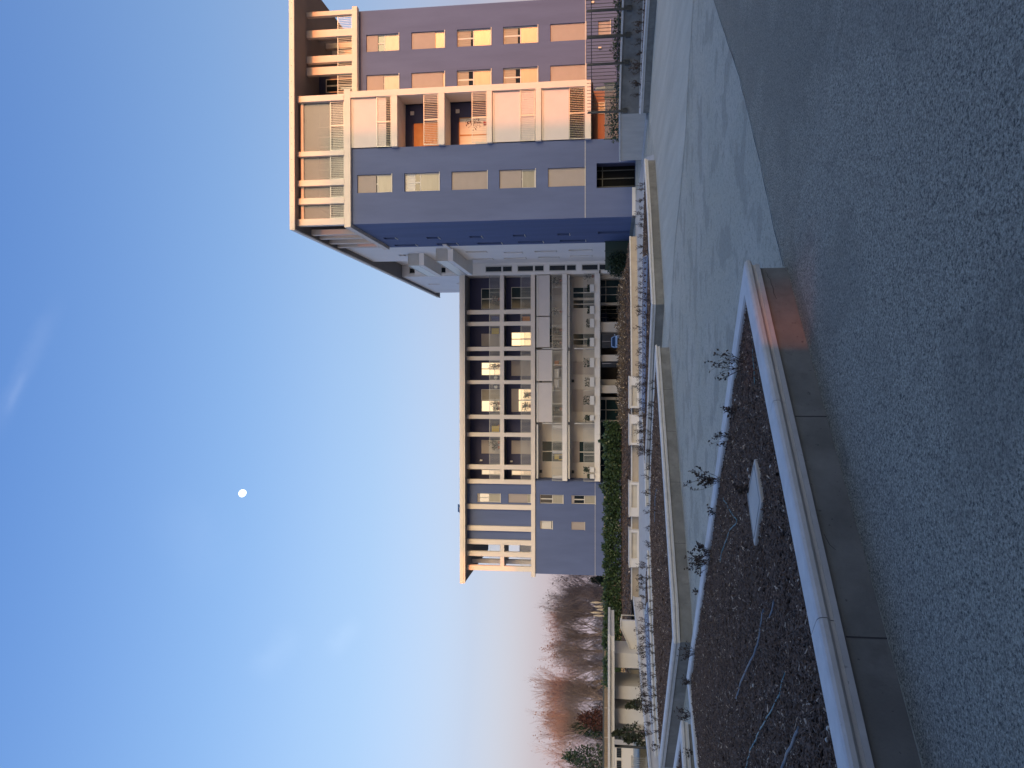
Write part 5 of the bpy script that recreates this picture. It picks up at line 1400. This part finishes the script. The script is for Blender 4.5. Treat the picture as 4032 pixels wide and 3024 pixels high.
# ---------------------------------------------------------------- car, scooter and walker at the open ground floor
def car(X, Y):
    c = thing('parked_car', 'pale blue car facing the viewer, seen through the open ground floor', 'car', loc=(X, Y, 0))
    def loft(secs, name, m_, par):
        mb = MB(); vs = []
        for (y, hb, ht, z0, z1) in secs: vs += [(-hb, y, z0), (hb, y, z0), (hb * .98, y, (z0 + z1) / 2), (ht, y, z1), (-ht, y, z1), (-hb * .98, y, (z0 + z1) / 2)]
        n_ = len(secs); fs = [(i * 6 + k, i * 6 + (k + 1) % 6, (i + 1) * 6 + (k + 1) % 6, (i + 1) * 6 + k) for i in range(n_ - 1) for k in range(6)]
        mb.add(vs, fs + [tuple(range(6)), tuple(range((n_ - 1) * 6, n_ * 6))]); return mb.build(name, m_, par, bevel=.03)
    body = loft([(-2.0, .78, .72, .22, .72), (-1.9, .86, .76, .2, .80), (-1.1, .88, .80, .2, .93), (.2, .89, .82, .2, .97), (1.9, .86, .8, .22, .95), (2.0, .8, .74, .3, .9)], 'body', 'car_paint', c)
    loft([(-1.05, .80, .78, .94, .96), (-.35, .76, .60, .95, 1.45), (.9, .76, .62, .95, 1.50), (1.85, .78, .62, .95, 1.30)], 'cabin', 'car_paint', body)
    MB().add([(-.72, -1.08, 1.0), (.72, -1.08, 1.0), (.56, -.43, 1.40), (-.56, -.43, 1.40)], [(0, 1, 2, 3)]).build('windscreen', 'glass_dark', body)
    for s in (-1, 1):
        bx(*sorted((s * .45, s * .76)), -2.03, -1.93, .58, .74).build('headlight', 'car_white', body, bevel=.02)
        bx(*sorted((s * .86, s * 1.0)), -.85, -.75, .98, 1.12).build('mirror', 'car_paint', body, bevel=.02)
        for y in (-1.25, 1.3):
            w = MB(); P = [(s * .72, y + .31 * math.cos(t), .31 + .31 * math.sin(t)) for t in [k * math.pi / 8 for k in range(16)]]
            w.add(P + [(s * .90, q[1], q[2]) for q in P], [(k, (k + 1) % 16, 16 + (k + 1) % 16, 16 + k) for k in range(16)] + [tuple(range(16)), tuple(range(16, 32))])
            ww = w.build('wheel', 'rubber', c)
    bx(-.42, .42, -2.04, -1.97, .52, .66).build('grille', 'black', body); bx(-.80, .80, -2.05, -1.95, .22, .40).build('bumper', 'dark_metal', body)
    bx(-.26, .26, -2.07, -2.052, .42, .52).build('number_plate', 'white_plastic', body)
X, _ = at(2425, 1344, 104)
car(X, 106)
SC = thing('motor_scooter', 'white and dark motor scooter parked under the wing', 'scooter', loc=(at(2430, 1440, 84)[0], 84, 0))
for y in (-.55, .65):
    P = [(-.06, y + .24 * math.cos(t), .24 + .24 * math.sin(t)) for t in [k * math.pi / 7 for k in range(14)]]
    MB().add(P + [(.06, q[1], q[2]) for q in P], [(k, (k + 1) % 14, 14 + (k + 1) % 14, 14 + k) for k in range(14)] + [tuple(range(14)), tuple(range(14, 28))]).build('wheel', 'rubber', SC)
MB().add([(-.22, -.38, .3), (.22, -.38, .3), (.18, -.42, .95), (-.18, -.42, .95), (-.2, -.3, .3), (.2, -.3, .3), (.16, -.34, .95), (-.16, -.34, .95)], [(0, 1, 2, 3), (4, 5, 6, 7), (0, 1, 5, 4), (2, 3, 7, 6), (1, 2, 6, 5), (0, 3, 7, 4)]).build('leg_shield', 'car_white', SC, bevel=.02)
MB().box(-.16, .16, .0, .8, .35, .78).build('seat', 'rubber', SC, bevel=.05)
MB().box(-.15, .15, -.3, .1, .28, .36).build('floorboard', 'dark_metal', SC)
MB().tube([(-.34, -.38, 1.02), (0, -.44, 1.0), (.34, -.38, 1.02)], .018, 6).tube([(-.3, -.4, 1.02), (-.36, -.42, 1.2)], .01, 5).build('handlebar', 'dark_metal', SC)
def person(X, Y, label):
    root = thing('person', label, 'person', loc=(X, Y, 0))
    V = [(0, 0, .95), (0, 0, 1.12), (.02, 0, 1.30), (.03, 0, 1.44), (.05, 0, 1.52), (.07, 0, 1.62), (.07, 0, 1.72),
         (.02, -.16, 1.40), (-.08, -.20, 1.14), (.06, -.20, .94), (.02, .16, 1.40), (.16, .20, 1.16), (.30, .18, 1.02),
         (.02, -.09, .88), (.20, -.09, .50), (.14, -.09, .09), (.30, -.09, .04), (-.02, .09, .88), (-.12, .09, .48), (-.36, .09, .14), (-.26, .09, .05)]
    E_ = [(0, 1), (1, 2), (2, 3), (3, 4), (4, 5), (5, 6), (3, 7), (7, 8), (8, 9), (3, 10), (10, 11), (11, 12), (0, 13), (13, 14), (14, 15), (15, 16), (0, 17), (17, 18), (18, 19), (19, 20)]
    rad = [.15, .15, .17, .13, .055, .085, .08, .075, .06, .045, .075, .06, .045, .11, .075, .05, .04, .11, .075, .05, .04]
    me = bpy.data.meshes.new('body'); me.from_pydata(V, E_, []); o = bpy.data.objects.new('body', me); COL.objects.link(o); o.parent = root
    sk = o.modifiers.new('skin', 'SKIN'); o.modifiers.new('sub', 'SUBSURF').levels = 1; o.modifiers['sub'].render_levels = 1
    for i, sv in enumerate(me.skin_vertices[0].data): sv.radius = (rad[i], rad[i]); sv.use_root = (i == 0)
    me.materials.append(MAT['cloth_dark'])
    MB().lathe((.06, 0, 1.60), [(.09, 0), (.105, .06), (.09, .12), (.03, .155), (.001, .16)], 10).build('hair', 'black', root, smooth=True)
    return root
person(at(2420, 1252, 79.5)[0], 79.5, 'person in dark clothes walking past under the low wing')

# ---------------------------------------------------------------- things on the balconies
def plant_box(X, Y, Z, w, label, plant, seed, group='white plant boxes on the wing balconies'):
    b = thing('plant_box', label, 'plant box', group, (X, Y, Z))
    MB().box(-w / 2, w / 2, -.16, .16, 0, .42).build('box', 'white_plastic', b, bevel=.015)
    r = random.Random(seed); mb = MB()
    for k in range(110):
        c = Vector((r.uniform(-w / 2, w / 2), r.uniform(-.12, .12), .42 + r.random() * plant)); a = Vector((r.gauss(0, .5), r.gauss(0, .5), 1)).normalized(); bb = a.orthogonal().normalized(); s_ = r.uniform(.06, .16)
        mb.add([c, c + a * s_ * .5 + bb * s_ * .3, c + a * s_, c + a * s_ * .5 - bb * s_ * .3], [(0, 1, 2, 3)])
    mb.build('plant', 'leaf_green', b)
zlow = at(2341, 1500, YW)[1]; zup = at(2214, 1500, YW)[1]
for i, (ya, yb, pl_) in enumerate(((1120, 1150, .2), (1205, 1237, .2), (1255, 1290, .3), (1330, 1365, .2), (1409, 1447, .55), (1485, 1523, .45), (1558, 1594, .6), (1634, 1656, .4), (1838, 1858, .6), (1866, 1884, .2))):
    plant_box(at(2320, (ya + yb) / 2, YW - .12)[0], YW - .16, zlow + .02, (yb - ya) / 39.5 * .95, 'white plant box hung on the lower white balcony, %s from the right' % ('first', 'second', 'third', 'fourth', 'fifth', 'sixth', 'seventh', 'eighth', 'ninth', 'tenth')[i], pl_, i)
def pot_plant(X, Y, Z, h, label, seed, leaf='leaf_green', pot='terracotta', n=70, group='potted plants on the balconies'):
    b = thing('potted_plant', label, 'plant', group, (X, Y, Z))
    MB().lathe((0, 0, 0), [(.10, 0), (.13, .05), (.16, .28), (.165, .30), (.14, .30), (.13, .27)], 10).build('pot', pot, b)
    r = random.Random(seed); mb, st = MB(), MB()
    for k in range(6):
        st.tube([(0, 0, .25), (r.uniform(-.2, .2), r.uniform(-.1, .1), .3 + h * .5), (r.uniform(-.35, .35), r.uniform(-.15, .15), .3 + h * .9)], .01, 4)
    st.build('stems', 'twig', b)
    for k in range(n):
        c = Vector((r.gauss(0, .18), r.gauss(0, .1), .3 + h * r.uniform(.15, 1))); a = Vector((r.gauss(0, 1), r.gauss(0, .6), r.gauss(.3, .8))).normalized(); bb = a.orthogonal().normalized(); s_ = r.uniform(.08, .2)
        mb.add([c, c + a * s_ * .5 + bb * s_ * .3, c + a * s_, c + a * s_ * .5 - bb * s_ * .3], [(0, 1, 2, 3)])
    mb.build('leaves', leaf, b)
for i, (x, y, k, h, lab, lf_) in enumerate(((0, 1440, 0, 1.0, 'tall plant on the upper loggia beside a pillar', 'leaf_green'), (0, 1590, 0, .8, 'leafy plant before the bright curtain on the upper loggia', 'leaf_olive'), (0, 1610, 0, .5, 'lower plant beside the bright curtain on the upper loggia', 'leaf_green'),
                                           (0, 1745, 0, 1.0, 'broad leaved plant before the closed shutter of the upper loggia', 'leaf_green'), (0, 1765, 0, .6, 'small plant left of the broad leaved one on the upper loggia', 'leaf_olive'), (0, 1680, 0, .7, 'bushy plant in the narrow upper loggia bay', 'leaf_olive'),
                                           (0, 1600, 1, .7, 'plant screening the lower loggia window', 'leaf_green'), (0, 1555, 1, .5, 'small plant at the right of the lower loggia window', 'leaf_green'), (0, 1175, 0, .6, 'plant before the dark window of the rightmost upper loggia', 'leaf_rust'))):
    pot_plant(ux(y), YL + .75, zfl[k], h, lab, 200 + i, lf_)
for i, (y, z, lab) in enumerate(((1105, zup, 'green plant at the right end of the upper white balcony'), (1228, zup, 'pale plant below the drop shades, right one'), (1350, zup, 'plant at the left end of the right flat on the upper white balcony'), (1300, zup, 'dark green plant in the middle of the upper white balcony'),
                                 (1090, zlow, 'climbing plant at the right end of the lower white balcony'), (1848, zlow, 'flowering plant near the left end of the lower white balcony'), (1645, zlow, 'dry plant beside the dividing screen of the lower white balcony'), (1610, zup, 'plant at the left of the middle flat on the upper white balcony'))):
    pot_plant(at(2200, y, YW + .5)[0], YW + .55, z, .75, lab, 300 + i, 'leaf_olive' if i % 2 else 'leaf_green')
pot_plant(at(1900, 485, YF + .5)[0], YF + .55, sz[2][1], 1.2, 'red leaved plant on the open tower balcony with bright curtains', 401, 'leaf_red', 'red', 60)
# white cylinders standing on the balconies
for i, (y, z) in enumerate(((1680, zup), (1780, zup), (1878, zup))):
    o = MB().lathe((at(2200, y, YW + .4)[0], YW + .4, z), [(.15, 0), (.16, .02), (.16, .95), (.13, 1.0), (.001, 1.0)], 14).build('storage_drum', 'white_plastic', smooth=False)
    tag(o, 'tall white drum on the upper white balcony, %s from the right' % ('first', 'second', 'third')[i], 'drum', 'white drums')
# globe lamps, laundry and boxes
for i, y in enumerate((1487, 1524)):
    gl = thing('globe_lamp', 'white globe lamp on the upper loggia, %s of the pillar' % ('right', 'left')[i], 'lamp', 'globe lamps', (ux(y), YL + .8, zfl[0]))
    MB().lathe((0, 0, .55), [(.001, -.2), (.14, -.15), (.2, 0), (.14, .15), (.001, .2)], 12).build('globe', 'white_plastic', gl, smooth=True)
    MB().tube([(0, 0, 0), (0, 0, .38)], .03, 6).build('stand', 'dark_metal', gl)
for i, (y, k, m_, lab) in enumerate(((1255, 0, 'blue_cloth', 'dark blue cloth hung behind the narrow upper loggia railing'), (1303, 0, 'yellow', 'yellow cloth behind the upper loggia railing'), (1258, 1, 'orange', 'orange cloth behind the narrow lower loggia railing'), (1690, 0, 'yellow', 'yellow green cloth in the narrow upper loggia bay left of centre'))):
    X = ux(y); mb = MB()
    for q in range(6): mb.quad((X - .3 + q * .1, YL + .34 + .03 * (q % 2), zfl[k] + .15), (X - .2 + q * .1, YL + .34 + .03 * ((q + 1) % 2), zfl[k] + .15), (X - .2 + q * .1, YL + .34 + .03 * ((q + 1) % 2), zfl[k] + .9), (X - .3 + q * .1, YL + .34 + .03 * (q % 2), zfl[k] + .9))
    tag(mb.build('hanging_cloth', m_), lab, 'cloth')
for i, (y, w, m_, lab) in enumerate(((1430, .5, 'orange', 'orange folding chair frame on the upper white balcony'), (1470, .9, 'white_plastic', 'white garden chair on the upper white balcony'), (1510, .8, 'white_plastic', 'pale clothes airer on the upper white balcony'), (1800, .5, 'yellow', 'yellow stool on the upper white balcony'))):
    X = at(2200, y, YW + .7)[0]
    ch = thing('balcony_chair', lab, 'chair', None, (X, YW + .75, zup))
    MB().box(-w / 2, w / 2, -.22, .22, .40, .44).build('seat', m_, ch)
    MB().box(-w / 2, w / 2, .20, .24, .44, .85).build('backrest', m_, ch)
    for sx in (-1, 1):
        for sy in (-1, 1): MB().box(sx * w / 2 - .02, sx * w / 2 + .02, sy * .2 - .02, sy * .2 + .02, 0, .40).build('leg', m_, ch)

# ---------------------------------------------------------------- the moon
D = 9000.0
dm_ = (FWD + RGT * ((3024 - 1943 - 1512) / F_PX) - UPV * ((955.5 - 2016) / F_PX)).normalized()
mc = Vector((0, 0, EYE)) + dm_ * D
rad_ = 14.6 / F_PX * D * 1.0
ri = dm_.cross(Vector((0, 0, 1))).normalized(); upm = ri.cross(dm_)
dark = (ri * (-.62) + upm * (-.80)).normalized(); per = dm_.cross(dark).normalized()
vs = [mc - dm_ * rad_]; N_ = 40
for ring in (.35, .7, .9, 1.0):
    for k in range(N_):
        a = 2 * math.pi * k / N_; c, s_ = math.cos(a), math.sin(a)
        vs.append(mc + dark * (c * ring * rad_ * (.80 if c > 0 else 1)) + per * (s_ * ring * rad_) - dm_ * (rad_ * math.sqrt(max(0, 1 - ring * ring))))
fs = [(0, 1 + k, 1 + (k + 1) % N_) for k in range(N_)] + [(1 + q * N_ + k, 1 + q * N_ + (k + 1) % N_, 1 + (q + 1) * N_ + (k + 1) % N_, 1 + (q + 1) * N_ + k) for q in range(3) for k in range(N_)]
vs.append(mc + dm_ * rad_ * .3); fs += [(1 + 3 * N_ + (k + 1) % N_, 1 + 3 * N_ + k, len(vs) - 1) for k in range(N_)]
vs = [v - mc for v in vs]
moon = MB().add(vs, fs).build('moon', 'moon_surface', smooth=True)
moon.location = mc
moon.visible_shadow = True
tag(moon, 'white gibbous moon standing in the clear blue evening sky', 'moon')
